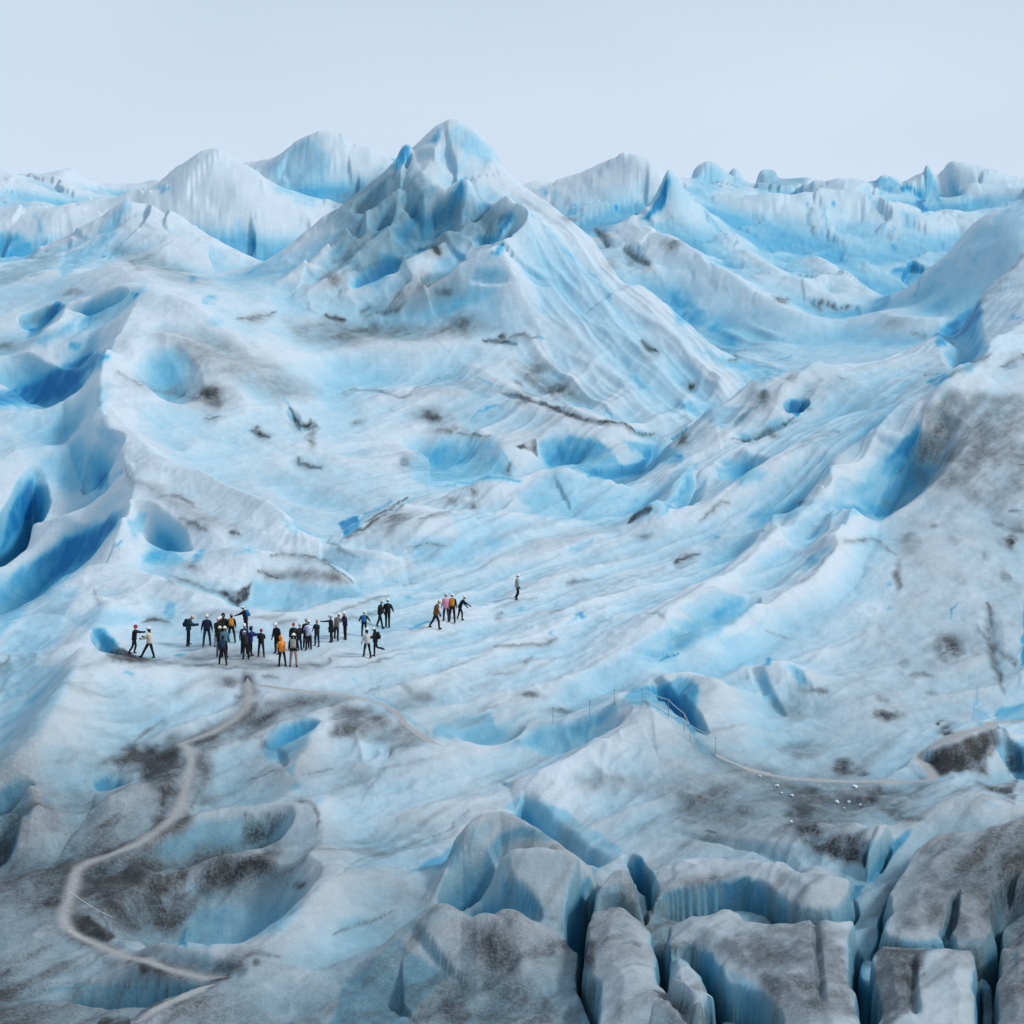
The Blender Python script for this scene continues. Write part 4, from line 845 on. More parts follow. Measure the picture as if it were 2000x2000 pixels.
ln(DIRT_SHADE, oC, [(1930, 830), (1800, 960), (1710, 1050), (1720, 1130)], .45, 28); ln(DIRT_SHADE, oC, [(1500, 1500), (1600, 1440), (1750, 1350)], .5, 26); ln(DIRT_SHADE, oC, [(770, 560), (780, 650), (820, 740)], .35, 30)
D(oC, [(340, 1745), (480, 1620), (540, 1540), (540, 1580), (470, 1660), (400, 1730)], .4, 20)
for c, r, v in [((520, 1600), (50, 45), .6), ((550, 1790), (45, 20), .6), ((690, 1490), (40, 26), .4), ((1220, 1190), (36, 28), .4), ((30, 765), (36, 30), .6), ((95, 1815), (22, 26), .75), ((130, 1525), (30, 22), .75), ((950, 1490), (24, 10), .5), ((790, 1650), (30, 14), .4)]: sp(GRIT, oC, c, r, v)
for p, v, w_ in [([(570, 1030), (620, 1060), (670, 1060)], .7, 13), ([(780, 1050), (810, 1110), (840, 1070), (900, 1095), (980, 1100)], .7, 11), ([(1330, 1250), (1390, 1255), (1410, 1240)], .55, 12), ([(350, 1810), (450, 1815), (570, 1780), (680, 1700)], .8, 9),
                 ([(1800, 1420), (1870, 1390), (1932, 1370)], .55, 22), ([(350, 1385), (390, 1370)], .7, 10), ([(700, 1890), (830, 1800), (930, 1760)], .35, 14), ([(0, 560), (120, 700)], .2, 10), ([(1400, 1475), (1450, 1460)], .6, 10)]: ln(GRIT, oC, p, v, w_)

# ---- D: middle left
B(oD, [(-30, 1250), (-30, 960), (120, 850), (250, 770), (330, 690), (450, 650), (560, 580), (660, 540), (640, 640), (540, 720), (450, 810), (380, 880), (250, 1000), (100, 1130)], .95, 50, [(420, 740), (-420, 1500)])
for p, v, f in [([(-20, 780), (50, 560), (130, 420), (185, 360), (190, 540), (120, 640), (40, 730)], .95, 24), ([(480, 430), (560, 340), (600, 350), (580, 410), (540, 435)], .8, 20), ([(600, 370), (640, 300), (660, 360)], .5, 20),
                ([(700, 620), (740, 540), (790, 560), (780, 660), (730, 700)], .5, 30), ([(780, 830), (830, 650), (900, 700), (1010, 820), (920, 850)], .6, 50), ([(620, 740), (660, 710), (650, 740)], .8, 14), ([(1030, 830), (1060, 770), (1110, 760), (1080, 820)], .72, 20),
                ([(1260, 780), (1340, 750), (1390, 785)], .55, 20), ([(1520, 560), (1600, 620), (1610, 680), (1540, 620)], .45, 30), ([(1840, 680), (1840, 600), (1932, 570), (1932, 640)], .8, 16), ([(870, 1100), (900, 1030), (950, 1040), (940, 1130), (900, 1140)], .52, 24),
                ([(1350, 920), (1600, 920), (1850, 960), (1960, 960), (1960, 1010), (1600, 1050), (1350, 1070)], .36, 40), ([(1600, 800), (1960, 830), (1960, 900)], .32, 50), ([(510, 1190), (560, 1190), (640, 1260), (580, 1310), (530, 1280)], .72, 20),
                ([(400, 1130), (560, 1060), (800, 1130), (700, 1180), (500, 1190)], .36, 50), ([(130, 1580), (230, 1510), (180, 1600)], .5, 30), ([(900, 1180), (1300, 1150), (1500, 1200), (1400, 1290), (1000, 1270)], .24, 60)]: B(oD, p, v, f)
sp(BLUE, oD, (960, 1330), (55, 16), .65); sp(BLUE, oD, (690, 1420), (40, 14), .5); sp(BLUE, oD, (260, 280), (60, 70), .35)
D(oD, [(700, 380), (880, 420), (1150, 560), (1350, 660), (1100, 640), (900, 520)], .34, 60); D(oD, [(1440, 870), (1600, 860), (1800, 850), (1900, 940), (1700, 910), (1500, 910)], .55, 40); D(oD, [(570, 1340), (600, 1300), (660, 1280), (730, 1330), (900, 1350), (850, 1365), (650, 1360)], .8, 20)
D(oD, [(900, 1350), (1100, 1290), (1400, 1300), (1500, 1380), (1200, 1400)], .38, 50); D(oD, [(1000, 1100), (1150, 1075), (1250, 1095), (1100, 1140)], .3, 40); D(oD, [(1350, 1130), (1450, 1105), (1560, 1085), (1480, 1140)], .5, 30)
G(oD, [(1180, 990), (1280, 970), (1350, 930), (1330, 1000), (1290, 1060), (1230, 1030)], .85, 24)
sp(GRIT, oD, (1235, 1460), (80, 36), .6); sp(GRIT, oD, (1050, 850), (28, 20), .45); sp(GRIT, oD, (20, 1390), (60, 60), .4)
for p, v, w_ in [([(930, 465), (1000, 490), (1080, 530)], .55, 16), ([(980, 590), (1040, 620), (1120, 650)], .75, 20), ([(1250, 660), (1290, 680)], .85, 16), ([(1450, 790), (1520, 780), (1700, 795), (1800, 850), (1900, 930)], .75, 10), ([(1380, 870), (1450, 890), (1530, 900)], .8, 15),
                 ([(900, 910), (1050, 940), (1180, 990)], .5, 13), ([(1480, 1160), (1600, 1120)], .5, 18), ([(760, 1150), (830, 1135), (920, 1150)], .75, 15), ([(600, 1360), (800, 1368), (1000, 1370), (1300, 1385), (1600, 1390)], .5, 12), ([(1420, 1395), (1600, 1390), (1750, 1370), (1800, 1340)], .55, 24),
                 ([(1370, 90), (1400, 130), (1450, 135)], .8, 17), ([(1590, 250), (1620, 290), (1740, 310)], .85, 17), ([(1560, 10), (1620, 90), (1670, 40)], .85, 14), ([(650, 290), (720, 380)], .4, 9), ([(0, 1390), (60, 1320)], .6, 20), ([(1750, 720), (1850, 740), (1932, 770)], .6, 8),
                 ([(1430, 1440), (1500, 1460)], .5, 24), ([(1100, 1710), (1170, 1690)], .4, 10), ([(500, 950), (560, 1060)], .3, 10), ([(690, 1390), (1000, 1375)], .3, 14)]: ln(GRIT, oD, p, v, w_)

# ---- E: middle
for p, v, f in [([(380, 300), (500, 200), (700, 150), (860, 150), (900, 210), (960, 330), (1000, 380), (850, 370), (700, 390), (600, 430), (500, 420)], .50, 70), ([(1110, 170), (1280, 130), (1400, 150), (1500, 210), (1550, 290), (1540, 360), (1440, 380), (1360, 350), (1250, 310), (1150, 330)], .60, 30),
                ([(1550, 170), (1650, 180), (1900, 210), (1890, 300), (1750, 290), (1600, 230)], .6, 24), ([(1000, 450), (1200, 330), (1500, 400), (1650, 420), (1400, 610), (1200, 600), (1050, 560)], .36, 50), ([(600, 560), (800, 550), (1000, 580), (1200, 620), (700, 720)], .28, 60),
                ([(400, 700), (900, 690), (1100, 680), (700, 850), (450, 840)], .36, 60), ([(-20, 700), (150, 760), (350, 830), (-20, 820)], .3, 40), ([(-20, 960), (300, 900), (500, 880), (300, 960), (-20, 1040)], .32, 40), ([(1300, 640), (1550, 560), (1700, 480), (1850, 330), (1932, 250), (1932, 420), (1800, 560), (1500, 620)], .38, 40),
                ([(1750, 590), (1860, 480), (1900, 400), (1880, 490)], .62, 20), ([(40, 670), (60, 590), (140, 575), (130, 610)], .85, 14), ([(1200, 1500), (1300, 1450), (1500, 1350), (1720, 1210), (1900, 1130), (1960, 1150), (1960, 1290), (1860, 1320), (1600, 1480), (1300, 1640)], .32, 60),
                ([(540, 1770), (560, 1690), (850, 1640), (900, 1720), (750, 1770), (620, 1790)], .58, 24), ([(900, 1690), (1050, 1600), (960, 1700)], .42, 30), ([(900, 1830), (1100, 1700), (1350, 1670), (1500, 1600), (1600, 1570), (1400, 1780), (1250, 1830), (1100, 1850)], .58, 60),
                ([(1560, 1560), (1620, 1500), (1700, 1480), (1800, 1500), (1900, 1470), (1960, 1480), (1960, 1700), (1880, 1660), (1750, 1600), (1600, 1580)], .66, 24)]: B(oE, p, v, f)
for p, v, w_ in [([(600, 425), (750, 385), (850, 365), (1000, 385)], .8, 28), ([(1545, 290), (1550, 350)], .85, 18), ([(130, 610), (230, 540), (330, 490)], .62, 26), ([(410, 1185), (480, 1150), (540, 1130)], .9, 15), ([(1280, 770), (1350, 740), (1410, 700)], .6, 26), ([(1250, 1160), (1330, 1110)], .5, 16),
                 ([(1780, 1350), (1870, 1310)], .85, 13), ([(1700, 1590), (1800, 1640), (1932, 1720)], .9, 18), ([(150, 1560), (300, 1590), (430, 1680), (540, 1760)], .5, 20), ([(900, 210), (940, 270), (1000, 340)], .45, 22), ([(100, 1440), (140, 1470)], .4, 30)]: ln(BLUE, oE, p, v, w_)
for c, r, v in [((1410, 340), (60, 36), .9), ((1870, 250), (26, 30), .8), ((410, 1010), (40, 14), .5), ((790, 1060), (50, 16), .42), ((1340, 1110), (26, 16), .75), ((1160, 1190), (22, 12), .65), ((1030, 1070), (30, 12), .6), ((520, 220), (60, 40), .35), ((860, 720), (40, 50), .4)]: sp(BLUE, oE, c, r, v)
G(oE, [(1590, 610), (1650, 550), (1720, 510), (1730, 540), (1640, 590)], .8, 16); G(oE, [(1000, 200), (1090, 150), (1095, 250), (1040, 220)], .7, 18)
for c, r, v in [((350, 590), (80, 45), .62), ((320, 640), (26, 60), .4), ((750, 440), (14, 24), .6), ((645, 490), (28, 20), .6), ((765, 515), (22, 14), .6), ((390, 280), (28, 36), .5), ((545, 30), (65, 28), .7), ((620, 110), (62, 20), .6), ((1690, 680), (45, 16), .5), ((1050, 1540), (55, 20), .7), ((1220, 1630), (90, 22), .55), ((80, 1640), (110, 30), .35)]: sp(GRIT, oE, c, r, v)
for p, v, w_ in [([(40, 680), (120, 650), (250, 570), (350, 510), (410, 475)], .95, 10), ([(450, 590), (520, 575), (620, 550)], .6, 9), ([(660, 135), (780, 145), (850, 140)], .65, 11), ([(950, 300), (960, 345)], .75, 18), ([(1250, 940), (1330, 930), (1410, 920)], .45, 20), ([(1170, 1090), (1250, 1070)], .4, 12),
                 ([(870, 1140), (930, 1090)], .5, 16), ([(880, 1270), (1100, 1260), (1200, 1235)], .55, 11), ([(1100, 1265), (1200, 1235)], .5, 18), ([(300, 1880), (330, 1830), (400, 1820)], .85, 18), ([(0, 1140), (150, 1110), (250, 1080)], .45, 12), ([(0, 1090), (120, 1050), (300, 1000)], .45, 12), ([(0, 1400), (250, 1360), (420, 1300)], .5, 9),
                 ([(850, 1090), (1000, 1030), (1100, 1010)], .3, 7), ([(380, 745), (500, 740), (640, 735)], .5, 7), ([(170, 1530), (260, 1490)], .5, 10), ([(380, 940), (480, 925)], .4, 8), ([(1850, 830), (1932, 800)], .7, 10)]: ln(GRIT, oE, p, v, w_)
D(oE, [(-20, 1590), (200, 1600), (350, 1680), (560, 1780), (400, 1850), (200, 1800), (-20, 1760)], .55, 70); D(oE, [(340, 1490), (550, 1510), (600, 1570), (430, 1600)], .48, 60)
for p, v, w_ in [([(860, 1430), (1000, 1410), (1080, 1330)], .5, 28), ([(1060, 1420), (1200, 1340)], .36, 22), ([(750, 1650), (960, 1560), (1060, 1530)], .42, 22), ([(200, 1350), (500, 1250), (700, 1180)], .24, 22), ([(900, 1000), (1300, 860), (1700, 780)], .2, 26), ([(700, 1480), (1000, 1370), (1300, 1330)], .24, 26), ([(1200, 1010), (1500, 940), (1800, 860)], .24, 20)]: ln(DIRT_SHADE, oE, p, v, w_)

# ---- G: right shoulder
B(oG, [(1170, 430), (1290, 270), (1370, 80), (1370, 180), (1290, 300), (1150, 450), (1000, 590), (900, 640), (960, 560)], .80, 40, [(1330, 150), (700, 850)])
for p, v, f in [([(-10, 1480), (80, 1440), (150, 1450), (185, 1520), (190, 1680), (170, 1770), (130, 1720), (60, 1630), (-10, 1590)], .7, 20), ([(640, 640), (1000, 400), (1200, 280), (1100, 420), (800, 660)], .36, 50), ([(280, 270), (400, 270), (560, 350), (500, 390), (400, 410), (330, 350)], .52, 40),
                ([(600, 490), (850, 480), (700, 590), (500, 640), (400, 590)], .48, 40), ([(740, 440), (880, 230), (910, 220), (870, 350), (780, 430)], .42, 30), ([(450, 580), (600, 450), (690, 290), (620, 460), (520, 560)], .4, 30), ([(0, 540), (60, 450), (150, 300), (180, 290), (170, 370), (80, 480), (10, 550)], .52, 24),
                ([(710, 860), (880, 730), (900, 740), (880, 800), (770, 870)], .46, 24), ([(200, 1100), (480, 1060), (400, 1140), (100, 1290), (0, 1310), (0, 1200)], .5, 40), ([(300, 1260), (480, 1180), (540, 1080), (500, 1170), (380, 1250)], .42, 30), ([(650, 1370), (700, 1370), (780, 1480), (720, 1490)], .58, 30),
                ([(1770, 1680), (1800, 1600), (1960, 1570), (1960, 1690)], .58, 20), ([(1650, 1680), (1700, 1620), (1760, 1640), (1700, 1720)], .42, 20), ([(1920, 1380), (1915, 1100), (1960, 900), (1960, 1380)], .85, 16)]: B(oG, p, v, f)
for p, v, w_ in [([(140, 1720), (220, 1850), (400, 1910)], .62, 30), ([(1540, 1130), (1550, 1070), (1580, 1050)], .8, 12), ([(1690, 1490), (1690, 1600), (1640, 1690)], .5, 16), ([(140, 330), (160, 380), (80, 470)], .5, 16), ([(250, 690), (300, 670)], .5, 14)]: ln(BLUE, oG, p, v, w_)
for c, r, v in [((800, 820), (50, 40), .7), ((545, 1360), (26, 22), .85), ((1190, 1080), (20, 10), .7), ((1190, 930), (22, 22), .5), ((340, 1035), (36, 18), .5), ((545, 665), (14, 10), .9)]: sp(BLUE, oG, c, r, v)
D(oG, [(1400, 150), (1960, 100), (1960, 1400), (1700, 1700), (1300, 1750), (900, 1850), (560, 1600), (800, 1400), (1200, 1100), (1250, 800), (1180, 450), (1300, 300)], .20, 140)
D(oG, [(1380, 150), (1960, 0), (1960, 700), (1600, 500), (1300, 400)], .38, 110); D(oG, [(1400, 1900), (1450, 1830), (1700, 1740), (1800, 1710), (1750, 1800), (1700, 1900), (1600, 1960), (1420, 1960)], .8, 24)
G(oG, [(1820, 1720), (1900, 1800), (1960, 1960), (1850, 1960)], .5, 20); B(oG, [(1820, 1720), (1900, 1800), (1960, 1960), (1850, 1960)], .5, 20)
for c, r, v in [((1250, 900), (40, 130), .62), ((1310, 720), (100, 70), .5), ((700, 1620), (200, 80), .42), ((1600, 90), (120, 50), .3), ((1550, 700), (60, 40), .4), ((1600, 930), (80, 50), .36), ((1180, 500), (60, 50), .4)]: sp(DIRT_SHADE, oG, c, r, v)
for c, r, v in [((1870, 710), (40, 45), .8), ((1830, 910), (50, 50), .4), ((1520, 1290), (110, 85), .7), ((1370, 1430), (75, 22), .55), ((1285, 1370), (40, 40), .4), ((810, 1510), (75, 24), .6), ((1200, 1650), (85, 34), .65), ((1170, 1560), (50, 36), .45), ((1430, 1520), (50, 26), .35), ((740, 1830), (160, 60), .35),
                ((970, 1920), (70, 45), .8), ((1520, 1740), (38, 38), .75), ((1710, 1800), (70, 50), .5), ((90, 160), (22, 24), .75), ((570, 130), (32, 20), .7), ((720, 490), (34, 10), .55), ((1440, 630), (24, 20), .5), ((1470, 1690), (20, 20), .6), ((1000, 720), (60, 16), .3)]: sp(GRIT, oG, c, r, v)
for p, v, w_ in [([(1850, 290), (1932, 295)], .7, 11), ([(1650, 300), (1850, 300)], .35, 7), ([(1850, 550), (1932, 545)], .75, 13), ([(1780, 600), (1870, 640), (1932, 650)], .6, 30), ([(1740, 760), (1720, 820)], .4, 26), ([(1730, 1050), (1760, 1200), (1770, 1350), (1800, 1440)], .65, 40), ([(1690, 1170), (1770, 1260), (1900, 1370)], .5, 26),
                 ([(1800, 1440), (1820, 1520)], .6, 20), ([(60, 835), (130, 800), (190, 780)], .75, 13), ([(180, 600), (250, 540), (340, 510)], .5, 14), ([(380, 150), (460, 160), (560, 130), (680, 40)], .8, 9), ([(520, 1190), (690, 1235)], .35, 9), ([(1010, 710), (1130, 710), (1240, 770)], .45, 14), ([(1350, 60), (1380, 150), (1290, 320), (1200, 400)], .4, 7), ([(905, 690), (910, 760), (840, 840), (740, 930)], .4, 6)]: ln(GRIT, oG, p, v, w_)

# ---- H: lower left
for p, v, f in [([(810, 980), (950, 880), (1150, 830), (1330, 800), (1330, 870), (1150, 980), (950, 1020)], .48, 40), ([(950, 1500), (1000, 1330), (1200, 1280), (1640, 1290), (1560, 1430), (1300, 1500), (1100, 1520)], .50, 60), ([(950, 1510), (1010, 1380), (1000, 1510)], .95, 12), ([(1020, 1190), (1130, 1170), (1190, 1270), (1060, 1240)], .42, 40),
                ([(1400, 490), (1430, 420), (1520, 330), (1640, 290), (1710, 310), (1640, 430), (1530, 520), (1450, 510)], .6, 30), ([(1540, 560), (1600, 470), (1580, 600)], .52, 20), ([(-20, 680), (100, 640), (170, 690), (150, 790), (50, 880), (100, 960), (60, 1080), (-20, 1120)], .78, 20), ([(330, 800), (400, 740), (460, 780), (420, 870), (340, 850)], .42, 30),
                ([(170, 1750), (420, 1730), (700, 1720), (1000, 1720), (1150, 1730), (900, 1760), (500, 1760), (200, 1770)], .68, 18), ([(600, 1470), (680, 1460), (760, 1540), (700, 1550)], .3, 30), ([(740, 330), (820, 280), (860, 270), (780, 340)], .4, 30)]: B(oH, p, v, f)
sp(BLUE, oH, (1600, 660), (50, 34), .5); sp(BLUE, oH, (270, 720), (60, 40), .42); ln(BLUE, oH, [(510, 650), (560, 620), (610, 600)], .75, 24); ln(BLUE, oH, [(0, 1720), (40, 1690)], .7, 24); sp(BLUE, oH, (1730, 720), (30, 40), .4)
for p, v, f in [([(600, 520), (720, 430), (960, 420), (1000, 500), (960, 700), (850, 820), (820, 700), (700, 560)], .66, 70), ([(1080, 450), (1150, 520), (1130, 640), (1050, 720)], .55, 60), ([(960, 430), (1100, 380), (1350, 230), (1500, 170), (1900, 180), (1500, 300), (1350, 400), (1150, 420)], .46, 70),
                ([(520, 1020), (760, 980), (900, 1050), (1200, 1000), (1500, 950), (1500, 1150), (1100, 1230), (950, 1450), (700, 1450), (440, 1250), (420, 1130)], .66, 110), ([(-20, 1100), (350, 1050), (380, 1300), (200, 1320), (-20, 1300)], .44, 100), ([(330, 1330), (450, 1340), (620, 1450), (580, 1480), (400, 1450)], .78, 24),
                ([(870, 1600), (1200, 1600), (1330, 1560), (1350, 1650), (1150, 1690), (950, 1660)], .48, 40), ([(-20, 680), (100, 640), (170, 690), (150, 790), (50, 880), (100, 960), (60, 1080), (-20, 1120)], .3, 20), ([(540, 1060), (700, 1010), (640, 1120), (500, 1180)], -.25, 60), ([(0, 500), (600, 480), (700, 560), (300, 560)], .28, 50),
                ([(200, 1500), (900, 1640), (1150, 1720), (300, 1710)], .2, 80), ([(300, 1800), (900, 1780), (700, 1932), (200, 1932)], .3, 70), ([(1150, 1850), (1700, 1700), (1932, 1800), (1932, 1932), (1100, 1932)], .2, 90)]: D(oH, p, v, f)
for p, v, w_ in [([(740, 400), (820, 340), (870, 290)], .6, 42), ([(560, 520), (700, 440), (760, 390)], .45, 40), ([(1480, 1160), (1620, 1080), (1700, 990)], .6, 42), ([(430, 850), (540, 780)], .6, 36), ([(0, 1700), (120, 1600), (250, 1500)], .62, 60), ([(1560, 720), (1680, 730), (1720, 800), (1730, 880)], .72, 32), ([(1210, 650), (1350, 600), (1490, 560)], .62, 15),
                 ([(1610, 590), (1720, 575), (1830, 560)], .62, 18), ([(1540, 1200), (1640, 950), (1690, 840)], .35, 10), ([(100, 540), (400, 510), (560, 530)], .4, 26), ([(330, 250), (600, 260), (800, 230), (1000, 160)], .3, 20), ([(450, 330), (600, 370), (720, 330)], .3, 24), ([(400, 1600), (700, 1610), (950, 1650)], .3, 20)]: ln(DIRT_SHADE, oH, p, v, w_)
G(oH, [(1330, 830), (1500, 800), (1560, 820), (1450, 930), (1300, 960)], .6, 50); G(oH, [(480, 1960), (550, 1895), (700, 1890), (720, 1960)], 1.0, 12)
for c, r, v in [((1235, 80), (80, 36), .5), ((1420, 420), (36, 45), .65), ((280, 1270), (75, 45), .85), ((1390, 1610), (30, 24), .8), ((900, 640), (60, 110), .25), ((830, 790), (60, 50), .35), ((800, 1200), (180, 120), .22), ((260, 840), (80, 60), .3)]: sp(GRIT, oH, c, r, v)
for p, v, w_ in [([(1020, 410), (1150, 390), (1300, 290)], .65, 22), ([(1250, 160), (1310, 180), (1300, 230)], .5, 26), ([(1240, 400), (1400, 380), (1500, 310)], .62, 20), ([(830, 1050), (1100, 1020), (1350, 930)], .5, 40), ([(1580, 1200), (1650, 1170)], .88, 26), ([(510, 690), (490, 790), (380, 910), (310, 1040), (220, 1150)], .6, 10),
                 ([(200, 1170), (200, 1310)], .5, 26), ([(380, 1450), (550, 1520), (800, 1600), (1000, 1670), (1200, 1695)], .75, 15), ([(0, 1680), (60, 1620)], .6, 16), ([(1270, 1620), (1350, 1570), (1500, 1570)], .7, 22), ([(700, 1925), (850, 1830), (1000, 1770), (1180, 1710)], .65, 14), ([(130, 1730), (420, 1715), (900, 1715)], .65, 7),
                 ([(1300, 800), (1450, 798), (1570, 800)], .75, 7), ([(560, 615), (640, 560), (720, 450)], .55, 14), ([(960, 440), (1000, 480), (980, 620), (930, 780), (830, 860)], .5, 14), ([(1060, 700), (1000, 800), (900, 880), (740, 980), (560, 1050)], .55, 11), ([(380, 1380), (420, 1420)], .8, 16), ([(430, 1340), (520, 1400), (600, 1460)], .6, 10),
                 ([(740, 1740), (1170, 1700)], .4, 8), ([(60, 1100), (90, 1080)], .7, 10), ([(200, 950), (230, 960)], .6, 8), ([(740, 1805), (790, 1800)], .6, 9)]: ln(GRIT, oH, p, v, w_)

# ---- I: lower middle
for p, v, f in [([(410, 1120), (520, 1040), (660, 960), (700, 970), (690, 1080), (560, 1100)], .62, 24), ([(700, 960), (740, 870), (850, 830), (860, 870), (800, 960)], .45, 24), ([(820, 980), (900, 900), (1040, 880), (1200, 920), (1260, 950), (1000, 950), (900, 990), (870, 1080), (800, 1180)], .82, 24), ([(700, 1330), (690, 1080), (770, 1080), (770, 1160), (830, 1150), (770, 1260)], .8, 24),
                ([(930, 1270), (930, 1150), (1030, 1180), (1110, 1260), (1170, 1330), (1050, 1300), (980, 1280), (800, 1340)], .78, 24), ([(930, 770), (1040, 680), (1090, 720), (1250, 770), (1350, 850), (1440, 910), (1350, 1000), (1250, 950), (1050, 850)], .48, 20), ([(1360, 1000), (1440, 920), (1550, 990), (1500, 1060), (1400, 1130)], .52, 24), ([(1610, 1010), (1680, 1030), (1690, 1130), (1730, 1190), (1735, 1330), (1700, 1310), (1690, 1180), (1640, 1110)], .9, 12),
                ([(1310, 1380), (1320, 1260), (1375, 1130), (1380, 1170), (1350, 1280), (1340, 1400)], .95, 12), ([(1380, 1220), (1500, 1180), (1660, 1180), (1680, 1270), (1500, 1230)], .42, 24), ([(30, 1750), (370, 1460), (420, 1540), (650, 1670), (560, 1740), (350, 1960), (-20, 1960)], .74, 30), ([(370, 1460), (400, 1360), (520, 1280), (600, 1310), (690, 1350), (500, 1400)], .28, 30), ([(1730, 1270), (1780, 1300), (1790, 1480), (1730, 1380)], .62, 20)]: B(oI, p, v, f)
for p, v, f in [([(680, 1400), (850, 1430), (960, 1500), (980, 1660), (850, 1650), (740, 1500)], .62, 60), ([(400, 1960), (560, 1740), (800, 1650), (1000, 1700), (1300, 1850), (1350, 1960)], .52, 80), ([(1250, 600), (1500, 560), (1850, 620), (1960, 700), (1960, 850), (1600, 760), (1400, 700)], .36, 70), ([(-20, 480), (300, 560), (200, 700), (-20, 700)], .36, 70), ([(950, 1000), (1300, 960), (1350, 1150), (1100, 1200)], .22, 60),
                ([(250, 700), (700, 500), (600, 700), (300, 850)], .16, 90), ([(30, 1750), (370, 1460), (420, 1540), (650, 1670), (560, 1740), (350, 1960), (-20, 1960)], .16, 40)]: D(oI, p, v, f)  # last outline: shadowed left face toned down in colour, as with its blue
G(oI, [(1340, 1470), (1420, 1480), (1400, 1640), (1350, 1600)], .6, 24); G(oI, [(1350, 1720), (1420, 1700), (1390, 1850)], .9, 24); G(oI, [(1800, 1500), (1960, 1470), (1960, 1560), (1850, 1550)], .55, 24)
sp(GRIT, oI, (780, 1500), (50, 60), .5); sp(DIRT_SHADE, oI, (1640, 1500), (45, 110), .62); sp(GRIT, oI, (930, 1640), (40, 60), .4); sp(DIRT_SHADE, oI, (1500, 640), (150, 70), .3)
for p, v, w_ in [([(0, 1450), (150, 1380), (330, 1310)], .6, 14), ([(0, 1120), (250, 1010), (460, 950), (600, 880), (740, 780)], .42, 10), ([(400, 965), (480, 935)], .6, 12), ([(1080, 1340), (1220, 1360)], .55, 11), ([(1340, 1430), (1420, 1400)], .85, 11), ([(1290, 1740), (1380, 1860)], .9, 26), ([(1850, 820), (1932, 840)], .5, 28), ([(250, 560), (400, 530), (550, 500)], .3, 16), ([(100, 780), (230, 620), (250, 570)], .3, 6)]: ln(GRIT, oI, p, v, w_)

# ---- J: lower right
for p, v, f in [([(1100, 1200), (1120, 1070), (1200, 960), (1290, 890), (1330, 900), (1240, 1010), (1170, 1120)], .92, 18), ([(980, 1310), (1010, 1180), (1080, 1190), (1040, 1250)], .9, 16), ([(-20, 1270), (-20, 1220), (300, 1160), (460, 1135), (540, 1180), (600, 1260), (680, 1330), (590, 1340), (480, 1310), (350, 1240)], .72, 20), ([(1060, 1060), (1080, 950), (1200, 930), (1100, 1060)], .48, 24), ([(900, 1070), (1060, 1090), (1090, 1150), (1080, 1200), (980, 1150)], .42, 30),
                ([(1030, 1680), (1030, 1400), (1090, 1420), (1080, 1560), (1070, 1700)], .72, 20), ([(1100, 1530), (1180, 1330), (1180, 1460)], .58, 20), ([(1170, 1480), (1500, 1460), (1520, 1380), (1560, 1500), (1400, 1520)], .62, 18), ([(1540, 1480), (1740, 1470), (1700, 1520)], .52, 20), ([(1680, 1880), (1710, 1600), (1770, 1450), (1780, 1550), (1740, 1750)], .8, 18), ([(30, 1500), (180, 1480), (230, 1560), (250, 1680), (130, 1600), (0, 1600)], .46, 30),
                ([(320, 1600), (560, 1760), (640, 1900), (560, 1960), (400, 1780)], .46, 40), ([(1860, 1540), (1890, 1540), (1880, 1660)], .65, 12), ([(1830, 420), (1960, 380), (1960, 600), (1880, 600)], .62, 20), ([(1380, 420), (1480, 370), (1660, 330), (1560, 300), (1400, 380)], .32, 30), ([(1740, 640), (1820, 560), (1880, 600), (1800, 640)], .3, 30), ([(1150, 750), (1250, 750), (1280, 790)], .5, 20)]: B(oJ, p, v, f)
ln(BLUE, oJ, [(130, 330), (250, 470), (400, 540)], .62, 30); ln(BLUE, oJ, [(280, 900), (450, 950), (750, 980), (880, 1080)], .42, 18); ln(BLUE, oJ, [(1330, 1060), (1420, 1000), (1560, 940)], .35, 22); ln(BLUE, oJ, [(1700, 720), (1820, 760)], .4, 18)
for p, v, f in [([(150, 400), (350, 520), (560, 590), (900, 640), (1150, 650), (1450, 630), (1300, 780), (1000, 850), (700, 900), (650, 750), (500, 640), (300, 520)], .58, 60), ([(1400, 480), (1800, 330), (1820, 420), (1720, 500), (1720, 580), (1560, 560), (1440, 600)], .78, 26), ([(1250, 1250), (1400, 1060), (1960, 1000), (1960, 1350), (1700, 1480), (1200, 1450)], .50, 90), ([(200, 1500), (500, 1380), (850, 1330), (950, 1500), (1030, 1700), (1060, 1900), (600, 1900), (450, 1650), (280, 1550)], .54, 70),
                ([(1100, 1530), (1180, 1500), (1400, 1510), (1350, 1700), (1340, 1850), (1160, 1960), (1140, 1700)], .68, 30), ([(1750, 1650), (1860, 1400), (1960, 1380), (1960, 1960), (1700, 1960)], .46, 60), ([(-20, 1780), (150, 1800), (350, 1880), (500, 1960), (-20, 1960)], .54, 50), ([(-20, 650), (250, 600), (500, 650), (600, 750), (400, 850), (100, 830)], .46, 80), ([(0, 1100), (200, 1060), (500, 1080), (700, 1150), (400, 1120)], .2, 60), ([(-20, 1300), (200, 1280), (180, 1440), (20, 1460)], .36, 40), ([(1400, 1600), (1700, 1560), (1660, 1850), (1400, 1900)], .2, 60)]: D(oJ, p, v, f)
G(oJ, [(690, 850), (800, 830), (900, 900), (1050, 900), (1080, 1000), (1050, 1080), (900, 1050), (750, 950)], .72, 60); G(oJ, [(1100, 780), (1250, 780), (1400, 820), (1300, 860)], .6, 40); G(oJ, [(1660, 620), (1780, 650), (1900, 610), (1880, 740), (1800, 700)], .7, 30)
